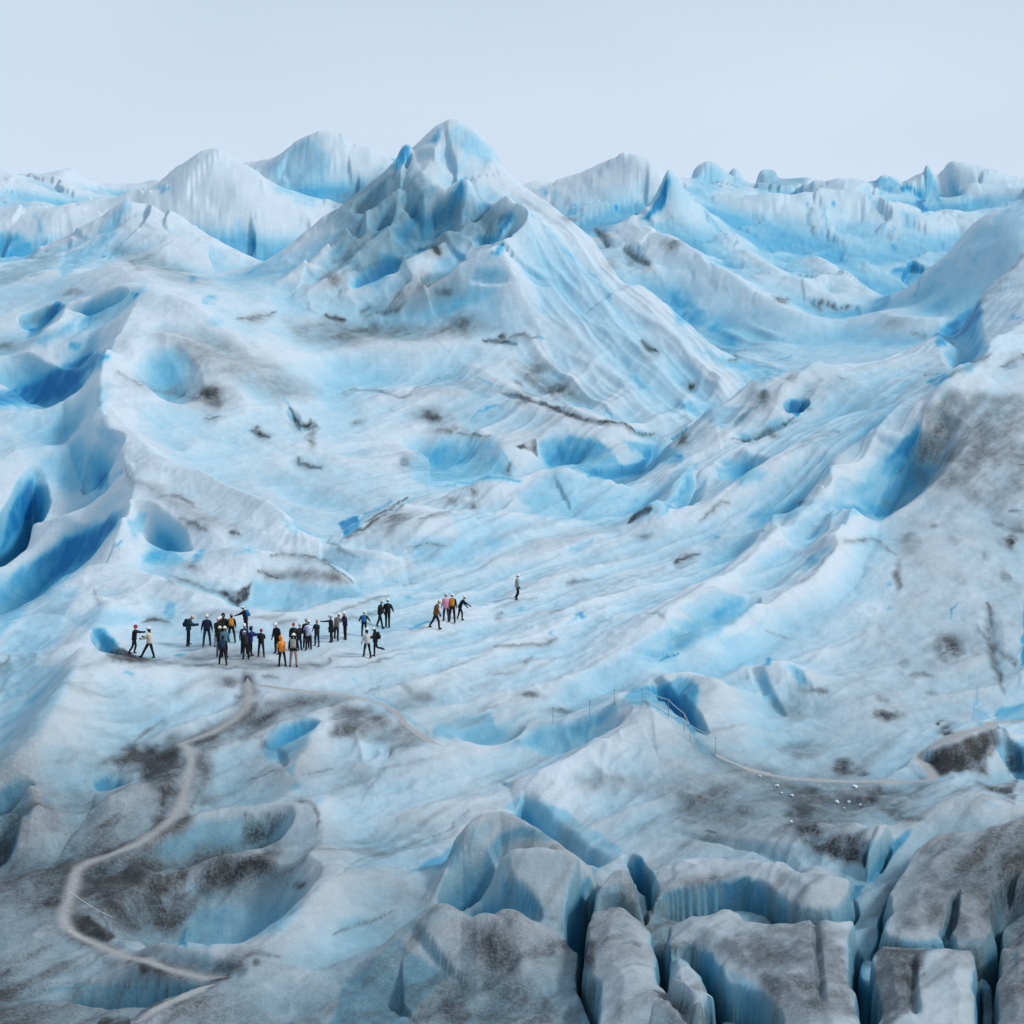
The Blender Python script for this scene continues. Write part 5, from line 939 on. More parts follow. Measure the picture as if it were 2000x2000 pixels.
for c, r, v in [((730, 800), (110, 80), .65), ((1120, 700), (60, 60), .7), ((1700, 400), (60, 50), .5), ((960, 560), (70, 40), .75), ((1080, 590), (45, 20), .7), ((600, 640), (60, 30), .5), ((160, 1160), (110, 40), .4), ((80, 1500), (70, 60), .5), ((820, 1700), (50, 220), .4), ((1300, 1780), (60, 100), .3)]: sp(GRIT, oJ, c, r, v)
sp(BLUE, oJ, (990, 530), (16, 30), .8)
for p, v, w_ in [([(1680, 1350), (1800, 1240)], .6, 34), ([(1390, 1660), (1340, 1690)], .7, 26), ([(80, 1180), (200, 1140), (390, 1110)], .5, 36), ([(250, 1700), (330, 1800)], .7, 30), ([(830, 1450), (830, 1620), (840, 1800)], .55, 12), ([(1460, 1330), (1400, 1450)], .4, 8), ([(1580, 1200), (1540, 1330), (1520, 1480)], .5, 8), ([(1932, 1080), (1800, 1240), (1780, 1450)], .5, 10), ([(1340, 1560), (1330, 1750), (1350, 1900)], .5, 10), ([(200, 890), (280, 900)], .8, 9), ([(560, 1480), (680, 1380)], .3, 7)]: ln(GRIT, oJ, p, v, w_)
BLUE = np.clip(BLUE, 0, 1); DIRT_SHADE = np.clip(DIRT_SHADE, 0, 1); GRIT = np.clip(GRIT, 0, 1)
BLUE *= 1 - 0.5 * DIRT_SHADE

# ---- materials
def mat(name):
    m = bpy.data.materials.new(name); m.use_nodes = True
    return m, m.node_tree, m.node_tree.nodes['Principled BSDF']
def ramp(nt, stops, interp='LINEAR'):
    r = nt.nodes.new('ShaderNodeValToRGB'); e = r.color_ramp.elements
    r.color_ramp.interpolation = interp
    while len(e) < len(stops): e.new(0.5)
    for q, (p, c) in zip(e, stops): q.position = p; q.color = (*c, 1)
    return r
def math_node(nt, op, a, b=None, clamp=False):
    n = nt.nodes.new('ShaderNodeMath'); n.operation = op; n.use_clamp = clamp
    for k, v in enumerate((a, b)):
        if v is None: continue
        if isinstance(v, (int, float)): n.inputs[k].default_value = v
        else: nt.links.new(v, n.inputs[k])
    return n.outputs[0]
def noise(nt, scale, detail=4, rough=0.55, vec=None, stretch=None, rotz=0.0):
    n = nt.nodes.new('ShaderNodeTexNoise'); n.inputs['Scale'].default_value = scale
    n.inputs['Detail'].default_value = detail; n.inputs['Roughness'].default_value = rough
    if vec is None:
        t = nt.nodes.new('ShaderNodeTexCoord'); vec = t.outputs['Object']
    if stretch:
        m = nt.nodes.new('ShaderNodeMapping'); m.inputs['Scale'].default_value = stretch; m.inputs['Rotation'].default_value = (0, 0, rotz)
        nt.links.new(vec, m.inputs['Vector']); vec = m.outputs['Vector']
    nt.links.new(vec, n.inputs['Vector'])
    return n.outputs['Fac']
def mixc(nt, fac, a, b):
    m = nt.nodes.new('ShaderNodeMix'); m.data_type = 'RGBA'
    for key, v in (('Factor', fac), ('A', a), ('B', b)):
        if isinstance(v, tuple): m.inputs[key].default_value = (*v, 1)
        elif isinstance(v, (int, float)): m.inputs[key].default_value = v
        else: nt.links.new(v, m.inputs[key])
    return m.outputs['Result']

def ice_material():
    m, nt, bs = mat('glacier_ice')
    at = nt.nodes.new('ShaderNodeAttribute'); at.attribute_name = 'ice'
    sp = nt.nodes.new('ShaderNodeSeparateColor'); nt.links.new(at.outputs['Color'], sp.inputs['Color'])
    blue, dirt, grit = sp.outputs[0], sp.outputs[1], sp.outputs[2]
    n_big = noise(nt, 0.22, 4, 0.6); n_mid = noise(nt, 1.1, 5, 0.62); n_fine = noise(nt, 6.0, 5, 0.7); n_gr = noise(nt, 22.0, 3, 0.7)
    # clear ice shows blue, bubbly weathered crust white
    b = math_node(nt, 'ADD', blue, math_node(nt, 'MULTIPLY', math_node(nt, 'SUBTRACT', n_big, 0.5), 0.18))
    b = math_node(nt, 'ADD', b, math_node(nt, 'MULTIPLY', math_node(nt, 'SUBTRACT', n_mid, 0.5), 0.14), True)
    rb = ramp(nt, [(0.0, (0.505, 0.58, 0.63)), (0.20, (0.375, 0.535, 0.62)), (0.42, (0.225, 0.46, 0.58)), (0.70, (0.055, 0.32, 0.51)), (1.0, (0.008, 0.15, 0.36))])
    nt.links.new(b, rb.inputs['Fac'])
    # faint foliation and grain of the crust
    n_st = noise(nt, 1.0, 6, 0.68, None, (0.5, 4.5, 2.0), 0.88)
    n_mic = noise(nt, 45.0, 2, 0.6)
    gr = math_node(nt, 'ADD', math_node(nt, 'MULTIPLY', math_node(nt, 'SUBTRACT', n_st, 0.5), 0.26), math_node(nt, 'MULTIPLY', math_node(nt, 'SUBTRACT', n_fine, 0.5), 0.30))
    gr = math_node(nt, 'ADD', gr, math_node(nt, 'MULTIPLY', math_node(nt, 'SUBTRACT', n_mic, 0.5), 0.40))
    gr = math_node(nt, 'ADD', gr, 1.0)
    vm = nt.nodes.new('ShaderNodeVectorMath'); vm.operation = 'SCALE'
    nt.links.new(rb.outputs['Color'], vm.inputs[0]); nt.links.new(gr, vm.inputs['Scale'])
    # grey dust, grainy; the same channel carries the painted shade
    dd = math_node(nt, 'ADD', dirt, math_node(nt, 'MULTIPLY', math_node(nt, 'SUBTRACT', n_mid, 0.5), math_node(nt, 'MULTIPLY', dirt, 0.6)))
    dd = math_node(nt, 'ADD', dd, math_node(nt, 'MULTIPLY', math_node(nt, 'SUBTRACT', n_fine, 0.5), math_node(nt, 'MULTIPLY', dirt, 0.9)))
    dd = math_node(nt, 'ADD', dd, math_node(nt, 'MULTIPLY', math_node(nt, 'SUBTRACT', n_gr, 0.5), math_node(nt, 'MULTIPLY', dirt, 1.1)), True)
    dd = math_node(nt, 'MULTIPLY', dd, 0.97)
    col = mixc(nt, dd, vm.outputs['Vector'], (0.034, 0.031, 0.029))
    gg = math_node(nt, 'ADD', grit, math_node(nt, 'MULTIPLY', math_node(nt, 'SUBTRACT', n_fine, 0.5), math_node(nt, 'MULTIPLY', grit, 1.8)))
    gg = math_node(nt, 'ADD', gg, math_node(nt, 'MULTIPLY', math_node(nt, 'SUBTRACT', n_gr, 0.5), math_node(nt, 'MULTIPLY', grit, 1.4)), True)
    col = mixc(nt, gg, col, (0.016, 0.016, 0.017))
    # trodden, crushed ice where people walk
    tr = math_node(nt, 'ADD', at.outputs['Alpha'], math_node(nt, 'MULTIPLY', math_node(nt, 'SUBTRACT', n_fine, 0.5), math_node(nt, 'MULTIPLY', at.outputs['Alpha'], 2.2)), True)
    pr = ramp(nt, [(0.32, (0.16, 0.155, 0.15)), (0.50, (0.34, 0.335, 0.33)), (0.68, (0.46, 0.46, 0.465))]); nt.links.new(n_gr, pr.inputs['Fac'])
    col = mixc(nt, tr, col, pr.outputs['Color'])
    nt.links.new(col, bs.inputs['Base Color'])
    bs.inputs['Roughness'].default_value = 0.42
    bs.inputs['IOR'].default_value = 1.31
    bs.inputs['Specular IOR Level'].default_value = 0.35
    bp = nt.nodes.new('ShaderNodeBump'); bp.inputs['Strength'].default_value = 0.6; bp.inputs['Distance'].default_value = 0.11
    h = math_node(nt, 'ADD', math_node(nt, 'MULTIPLY', n_fine, 0.7), math_node(nt, 'MULTIPLY', n_mid, 0.5))
    h = math_node(nt, 'ADD', h, math_node(nt, 'MULTIPLY', n_gr, 0.35))
    h = math_node(nt, 'ADD', h, math_node(nt, 'MULTIPLY', n_st, 0.35))
    nt.links.new(h, bp.inputs['Height']); nt.links.new(bp.outputs['Normal'], bs.inputs['Normal'])
    return m
M_ICE = ice_material()

def grid_mesh(name, mask_faces, mt):
    """mesh of the chosen cells of the height field"""
    used = np.zeros(Z.shape, bool)
    used[:-1, :-1] |= mask_faces; used[1:, :-1] |= mask_faces; used[:-1, 1:] |= mask_faces; used[1:, 1:] |= mask_faces
    idx = np.full(Z.shape, -1, np.int64); n = int(used.sum()); idx[used] = np.arange(n)
    co = np.stack([XX[used], YY[used], Z[used]], 1).astype(np.float32)
    fi, fj = np.nonzero(mask_faces)
    q = np.stack([idx[fi, fj], idx[fi, fj + 1], idx[fi + 1, fj + 1], idx[fi + 1, fj]], 1).astype(np.int32)
    me = bpy.data.meshes.new(name)
    me.vertices.add(n); me.vertices.foreach_set('co', co.ravel())
    me.loops.add(q.size); me.loops.foreach_set('vertex_index', q.ravel())
    me.polygons.add(len(q)); me.polygons.foreach_set('loop_start', np.arange(0, q.size, 4, dtype=np.int32))
    me.update(calc_edges=True)
    me.polygons.foreach_set('use_smooth', np.ones(len(q), bool))
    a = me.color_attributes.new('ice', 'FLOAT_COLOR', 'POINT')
    cc = np.stack([BLUE[used], DIRT_SHADE[used], GRIT[used], np.zeros(n)], 1).astype(np.float32)
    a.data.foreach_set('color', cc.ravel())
    nr = np.sqrt(1 + ZX[used] ** 2 + ZYY[used] ** 2)
    nv = np.stack([-ZX[used] / nr, -ZYY[used] / nr, 1 / nr], 1)
    me.normals_split_custom_set_from_vertices(nv.tolist())
    me.materials.append(mt)
    o = bpy.data.objects.new(name, me); C.objects.link(o)
    return o
_cc = 1000 + F * (S[:-1] + S[1:])[None] / 2; _yc = ((YV[:-1] + YV[1:]) / 2)[:, None]
_yfar = np.interp(_cc, [-700, 0, 300, 440, 520, 900, 1080, 1180, 1300, 1450, 1560, 1700, 1900, 2700], [285, 285, 276, 276, 288, 288, 286, 279, 270, 256, 258, 262, 266, 266])
_ypk = np.interp(_cc, [300, 440, 520, 900, 1250, 1400, 1450, 1500], [280, 262, 246, 238, 232, 238, 256, 262])
_far = _yc > _yfar; _pkm = (~_far) & (_yc > _ypk) & (_cc > 440) & (_cc < 1450)
_l = _far & (_cc < 900)
for _nm, _mk in (('glacier', ~_far & ~_pkm), ('ice_peak', _pkm), ('far_ice_hills', _l), ('far_ice_slope', _far & ~_l)):
    grid_mesh(_nm, _mk, M_ICE)['kind'] = 'structure'
def bil(A, s, y):
    fj = np.interp(s, S, np.arange(NS)); fi = np.interp(y, YV, np.arange(NY))
    j = min(int(fj), NS - 2); i = min(int(fi), NY - 2); b = fj - j; a = fi - i
    return (A[i, j] * (1 - b) + A[i, j + 1] * b) * (1 - a) + (A[i + 1, j] * (1 - b) + A[i + 1, j + 1] * b) * a
def footpath(line, half):
    x, y = line
    t = np.concatenate([[0], np.cumsum(np.hypot(np.diff(x), np.diff(y)))])
    n = max(8, int(t[-1] / 0.12)); tt = np.linspace(0, t[-1], n)
    x, y = np.interp(tt, t, x), np.interp(tt, t, y)
    dx, dy = np.gradient(x), np.gradient(y); l = np.hypot(dx, dy) + 1e-9
    nx, ny = -dy / l, dx / l
    nx = np.convolve(np.pad(nx, 4, mode='edge'), np.ones(9) / 9, 'valid'); ny = np.convolve(np.pad(ny, 4, mode='edge'), np.ones(9) / 9, 'valid')
    wid = half * (1 + 0.45 * fbm(tt / 1.0, tt * 0.1, 4, 5, 0.65)) * sstep(0, 1.2, tt) ** 0.5 * sstep(0, 1.2, t[-1] - tt) ** 0.5
    off = 0.15 * half * fbm(tt / 2.5, tt * 0.1 + 7, 2, 9)
    V, Fq, K_ = [], [], []
    M = 9
    wid = wid * 1.5
    for a in range(n):
        for k in range(M):
            q = (k / (M - 1) * 2 - 1) * wid[a] + off[a]
            px_, py_ = x[a] + nx[a] * q, y[a] + ny[a] * q
            V.append((px_, py_, float(zat(px_ / py_, py_)) + (0.03 if 0 < k < M - 1 else 0.004)))
            s_ = px_ / py_
            K_ += [bil(BLUE, s_, py_), bil(DIRT_SHADE, s_, py_), bil(GRIT, s_, py_), ((0.0, 0.12, 0.45, 0.8, 0.95, 0.8, 0.45, 0.12, 0.0) if half > 0.35 else (0.0, 0.3, 0.8, 1.2, 1.4, 1.2, 0.8, 0.3, 0.0))[k]]
    for a in range(n - 1):
        for k in range(M - 1): Fq.append((a * M + k, (a + 1) * M + k, (a + 1) * M + k + 1, a * M + k + 1))
    me = bpy.data.meshes.new('footpath'); me.from_pydata(V, [], Fq); smooth_ = np.ones(len(Fq), bool)
    me.polygons.foreach_set('use_smooth', smooth_); me.materials.append(M_ICE)
    a_ = me.color_attributes.new('ice', 'FLOAT_COLOR', 'POINT'); a_.data.foreach_set('color', np.array(K_, np.float32))
    if len(me.polygons) and me.polygons[len(Fq) // 2].normal.z < 0: me.flip_normals()
    o = bpy.data.objects.new('footpath', me); C.objects.link(o); o['kind'] = 'structure'
for _l, _h in zip(WAYS, (0.40, 0.22, 0.32, 0.24)): footpath(_l, _h)

# ---------------------------------------------------------------- things
def plain(name, col, rough=0.7, var=0.25, scale=30.0, bump=0.0):
    m, nt, bs = mat(name)
    n = noise(nt, scale, 3, 0.6)
    d = tuple(c * (1 - var) for c in col); l = tuple(min(1, c * (1 + var)) for c in col)
    r = ramp(nt, [(0.3, d), (0.7, l)]); nt.links.new(n, r.inputs['Fac'])
    nt.links.new(r.outputs['Color'], bs.inputs['Base Color']); bs.inputs['Roughness'].default_value = rough; bs.inputs['Specular IOR Level'].default_value = 0.2
    if bump:
        bp = nt.nodes.new('ShaderNodeBump'); bp.inputs['Strength'].default_value = bump; bp.inputs['Distance'].default_value = 0.01
        nt.links.new(n, bp.inputs['Height']); nt.links.new(bp.outputs['Normal'], bs.inputs['Normal'])
    return m
_mc = {}
def cloth(col):
    key = tuple(round(c, 3) for c in col)
    if key not in _mc: _mc[key] = plain('fabric', col, 0.75, 0.3, 14.0, 0.4)
    return _mc[key]
def tag(o, label=None, cat=None, group=None, kind=None):
    for k, v in (('label', label), ('category', cat), ('group', group), ('kind', kind)):
        if v: o[k] = v
    return o
def link(name, me, parent=None, mt=None):
    if mt is not None and len(me.materials) == 0: me.materials.append(mt)
    o = bpy.data.objects.new(name, me); C.objects.link(o)
    if parent is not None: o.parent = parent
    return o
def slot(o, mt):                    # material on the object, so shared meshes differ in colour
    o.material_slots[0].link = 'OBJECT'; o.material_slots[0].material = mt
def smooth(me):
    me.polygons.foreach_set('use_smooth', np.ones(len(me.polygons), bool)); return me

M_SKIN = plain('skin', (0.42, 0.26, 0.19), 0.6, 0.1); M_BOOT = plain('boot', (0.018, 0.017, 0.017), 0.6); M_DARK = plain('dark', (0.012, 0.012, 0.013), 0.6)
M_GLOVE = plain('glove', (0.02, 0.02, 0.022), 0.8); M_METAL = plain('crampon', (0.25, 0.25, 0.26), 0.4)

def bm_mesh(name, bm):
    me = bpy.data.meshes.new(name); bm.to_mesh(me); bm.free(); return me
def bm_ell(bm, c, r, seg=14, ring=9, rot=None):
    mtx = Matrix.Translation(c) @ (rot.to_matrix().to_4x4() if rot else Matrix()) @ Matrix.Diagonal((*r, 1))
    return bmesh.ops.create_uvsphere(bm, u_segments=seg, v_segments=ring, radius=1.0, matrix=mtx)['verts']
def bm_tube(bm, a, b, ra, rb, seg=8):
    a, b = Vector(a), Vector(b); d = b - a; q = d.to_track_quat('Z', 'Y').to_matrix().to_4x4()
    bmesh.ops.create_cone(bm, cap_ends=True, segments=seg, radius1=ra, radius2=rb, depth=d.length, matrix=Matrix.Translation((a + b) / 2) @ q)

# shared meshes: helmet (+ brim), backpack, hand, head  (local axes: +Y is where the person faces)
def helmet_mesh():
    bm = bmesh.new(); vs_ = bm_ell(bm, (0, 0, 0.0), (0.105, 0.128, 0.115), 18, 12)
    for v in vs_:
        if v.co.z < -0.02: v.co.z = -0.02 + (v.co.z + 0.02) * 0.10; v.co.x *= 1.04; v.co.y *= 1.04
        if v.co.y > 0.10 and v.co.z < 0.01: v.co.y += 0.03            # short peak
        a = math.atan2(v.co.x, v.co.y)
        if v.co.z > 0.02: v.co *= 1 + 0.02 * math.cos(a * 6)          # moulded ribs
    return smooth(bm_mesh('helmet', bm))
def pack_mesh(w=0.30, d=0.17, h=0.46):
    bm = bmesh.new(); bmesh.ops.create_cube(bm, size=1.0, matrix=Matrix.Diagonal((w, d, h, 1)))
    bmesh.ops.bevel(bm, geom=bm.edges[:], offset=0.055, segments=3, profile=0.6, affect='EDGES')
    for v in bm.verts:
        t = v.co.z / h
        v.co.y *= 1.0 - 0.35 * max(0, t); v.co.x *= 1 - 0.15 * max(0, t)
        if v.co.y < 0: v.co.y -= 0.03 * (1 - (2 * t + 0.3) ** 2)
    bm2 = bmesh.ops.create_cube(bm, size=1.0, matrix=Matrix.Translation((0, -d * 0.62, -h * 0.18)) @ Matrix.Diagonal((w * 0.7, 0.07, h * 0.38, 1)))
    return smooth(bm_mesh('backpack', bm))
def strap_mesh():
    bm = bmesh.new()
    pts = [(0.0, -0.13, 0.14), (0, -0.06, 0.235), (0, 0.06, 0.22), (0, 0.125, 0.10), (0, 0.11, -0.06), (0, 0.0, -0.15), (0, -0.1, -0.18)]
    for a, b in zip(pts[:-1], pts[1:]): bm_tube(bm, a, b, 0.022, 0.022, 6)
    return smooth(bm_mesh('strap', bm))
def hand_mesh():
    bm = bmesh.new()                                                  # along -Z from the wrist, palm towards -X
    bm_ell(bm, (0, 0, -0.045), (0.022, 0.043, 0.055), 10, 7)
    for k, (y, ln_, sp_) in enumerate(((0.030, 0.070, 0.10), (0.011, 0.080, 0.03), (-0.009, 0.075, -0.03), (-0.028, 0.058, -0.10))):
        a = (0, y, -0.080); b = (-0.012, y + sp_ * ln_ * 0.5, -0.080 - ln_ * 0.55); c_ = (-0.036, y + sp_ * ln_, -0.080 - ln_ * 0.9)
        bm_tube(bm, a, b, 0.0125, 0.011, 6); bm_tube(bm, b, c_, 0.011, 0.0085, 6)
    bm_tube(bm, (-0.004, 0.035, -0.03), (-0.018, 0.062, -0.06), 0.014, 0.012, 6); bm_tube(bm, (-0.018, 0.062, -0.06), (-0.030, 0.068, -0.092), 0.012, 0.009, 6)
    return smooth(bm_mesh('hand', bm))
def head_into(bm, Mx, skin_i, dark_i):
    """face with brow, nose, chin, ears, eyes"""
    n0 = len(bm.faces)
    vs_ = bm_ell(bm, (0, 0, 0), (0.078, 0.098, 0.118), 20, 14)
    for v in vs_:
        x, y, z = v.co
        if y > 0:
            v.co.y += 0.030 * math.exp(-(x / 0.014) ** 2 - ((z + 0.012) / 0.022) ** 2)      # nose
            v.co.y -= 0.012 * math.exp(-((abs(x) - 0.032) / 0.016) ** 2 - ((z - 0.008) / 0.014) ** 2)
            v.co.y += 0.010 * math.exp(-(x / 0.03) ** 2 - ((z + 0.085) / 0.02) ** 2)         # chin
            v.co.y -= 0.005 * math.exp(-(x / 0.025) ** 2 - ((z + 0.052) / 0.006) ** 2)       # mouth line
        if z < -0.05: v.co.x *= 0.86
    for s in (-1, 1): bm_ell(bm, (s * 0.080, -0.01, -0.005), (0.012, 0.022, 0.032), 8, 6)
    bm.faces.ensure_lookup_table()
    for f in bm.faces[n0:]:
        f.material_index = skin_i
        c = f.calc_center_median()
        if c.y < -0.02 and c.z > -0.06: f.material_index = dark_i                            # hair at the back
    n1 = len(bm.faces)
    for s in (-1, 1): bm_ell(bm, (s * 0.031, 0.086, 0.008), (0.011, 0.008, 0.007), 8, 6)
    bm.faces.ensure_lookup_table()
    for f in bm.faces[n1:]: f.material_index = dark_i
    new = {v for f in bm.faces[n0:] for v in f.verts}
    bmesh.ops.transform(bm, matrix=Mx, verts=list(new))
ME_HELMET, ME_PACK, ME_STRAP, ME_HAND = helmet_mesh(), pack_mesh(), strap_mesh(), hand_mesh()
for m_ in (ME_HELMET, ME_PACK, ME_STRAP, ME_HAND): m_.materials.append(M_DARK)

def pose_joints(p):
    """joints of a 1.72 m figure facing +Y; angles in degrees"""
    R = math.radians
    J = {}
    lean = R(p.get('lean', 4)); crouch = p.get('drop', 0.0)
    def leg(s, hip, knee, wide):
        h = Vector((s * 0.095, 0, 0.0))
        a = R(hip); kn = h + 0.43 * Vector((s * math.sin(R(wide)), math.sin(a), -math.cos(a)))
        b = R(hip - knee); an = kn + 0.42 * Vector((s * math.sin(R(wide)) * 0.5, math.sin(b), -math.cos(b)))
        return h, kn, an
    L = leg(-1, *p.get('L', (2, 4, 5))); Rr = leg(1, *p.get('R', (-2, 4, 5)))
    low = min(L[2].z, Rr[2].z)
    base = Vector((0, 0, -low + 0.085 - crouch))
    for nm, q in (('L', L), ('R', Rr)):
        for k, v in zip(('hip', 'knee', 'ankle'), q): J[k + nm] = v + base
        J['toe' + nm] = J['ankle' + nm] + Vector((p.get('splay', 0.2) * 0.1 * (-1 if nm == 'L' else 1), 0.17, -0.045))
        J['heel' + nm] = J['ankle' + nm] + Vector((0, -0.045, -0.04))
    J['pelvis'] = base + Vector((0, 0, 0.04))
    up = Vector((0, math.sin(lean), math.cos(lean)))
    J['waist'] = J['pelvis'] + up * 0.16
    J['chest'] = J['pelvis'] + up * 0.34
    J['collar'] = J['pelvis'] + up * 0.49
    hp = lean * 0.6 + R(p.get('nod', 0)); hu = Vector((0, math.sin(hp), math.cos(hp)))
    J['neck'] = J['collar'] + hu * 0.07
    J['head'] = J['neck'] + hu * 0.135 + Vector((0, 0.012, 0))
    J['hu'] = hu
    for s, nm in ((-1, 'L'), (1, 'R')):
        f, ab, eb = p.get('arm' + nm, (8, 10, 18))
        sh = J['collar'] + Vector((s * 0.185, 0, -0.03))
        a, b = R(f), R(ab)
        d1 = Vector((s * math.sin(b), math.sin(a) * math.cos(b), -math.cos(a) * math.cos(b)))
        el = sh + d1 * 0.28
        a2 = a + R(eb); inn = p.get('in' + nm, 0.25)
        d2 = Vector((s * (math.sin(b) - inn * math.sin(R(eb))), math.sin(a2) * math.cos(b), -math.cos(a2) * math.cos(b))).normalized()
        wr = el + d2 * 0.25
        J['sh' + nm], J['el' + nm], J['wr' + nm], J['d' + nm] = sh, el, wr, d2
    return J
_figs = []
def person(px, py, hpx, face, label, jacket, trousers, helmet=None, pack=None, group='hikers', hood=None, hair=None, long_coat=False, **p):
    x, y, z = on_ice(px, py)
    J = pose_joints(p)
    std = J['head'].z + 0.16
    k = min(max(hpx / F * y / max(std, 1.3), 0.86), 1.12)
    root = bpy.data.objects.new('person', None); C.objects.link(root)
    root.location = (x, y, z - 0.02); root.rotation_euler = (0, 0, math.radians(180 + face)); root.scale = (k, k, k)
    root.empty_display_size = 0.3
    tag(root, label, 'person', group)
    bones = [('pelvis', 'waist'), ('waist', 'chest'), ('chest', 'collar'), ('collar', 'neck')]
    rad = {'pelvis': (.165, .125), 'waist': (.16, .125), 'chest': (.19, .14), 'collar': (.14, .105), 'neck': (.058, .058)}
    for nm in 'LR':
        bones += [('pelvis', 'hip' + nm), ('hip' + nm, 'knee' + nm), ('knee' + nm, 'ankle' + nm), ('ankle' + nm, 'toe' + nm), ('collar', 'sh' + nm), ('sh' + nm, 'el' + nm), ('el' + nm, 'wr' + nm)]
        rad.update({'hip' + nm: (.108, .108), 'knee' + nm: (.075, .075), 'ankle' + nm: (.062, .062), 'toe' + nm: (.046, .04), 'sh' + nm: (.088, .088), 'el' + nm: (.066, .066), 'wr' + nm: (.05, .05)})
    names = list(rad)
    me = bpy.data.meshes.new('skeleton'); me.from_pydata([tuple(J[n]) for n in names], [(names.index(a), names.index(b)) for a, b in bones], [])
    o = bpy.data.objects.new('skeleton', me); C.objects.link(o)
    o.modifiers.new('skin', 'SKIN'); o.modifiers['skin'].use_smooth_shade = True; o.modifiers['skin'].branch_smoothing = 0.6
    ss_ = o.modifiers.new('sub', 'SUBSURF'); ss_.levels = 1; ss_.render_levels = 1
    sv = me.skin_vertices[0].data
    for i, n in enumerate(names): sv[i].radius = rad[n]; sv[i].use_root = (n == 'pelvis')
    _figs.append(dict(root=root, ske=o, J=J, jacket=jacket, trousers=trousers, helmet=helmet, pack=pack, hood=hood, hair=hair, coat=long_coat, scarf=p.get('scarf')))
    return root

def coat_mesh(J, lo, flare):
    """jacket skirt from chest to hem"""
    bm = bmesh.new(); rings = []
    c0, c1 = J['collar'], J['pelvis']
    ax = (c0 - c1).normalized()
    for t, rx, ry in ((1.02, .10, .085), (0.93, .20, .125), (0.70, .215, .155), (0.40, .19, .15), (0.10, .19, .155), (lo, .20 + flare, .165 + flare), (lo - 0.01, .185 + flare, .15 + flare)):
        c = c1 + ax * (0.49 * t) if t >= 0 else c1 + Vector((0, 0, 0.49 * t))
        rings.append([bm.verts.new(c + Vector((rx * math.cos(a), ry * math.sin(a), 0.012 * math.sin(3 * a + t * 9)))) for a in np.linspace(0, 2 * math.pi, 16, endpoint=False)])
    for A, B_ in zip(rings[:-1], rings[1:]):
        for i in range(16): bm.faces.new((A[i], A[(i + 1) % 16], B_[(i + 1) % 16], B_[i]))
    bm.faces.new(rings[0][::-1]); bm.faces.new(rings[-1])
    bmesh.ops.recalc_face_normals(bm, faces=bm.faces[:])
    return smooth(bm_mesh('jacket', bm))

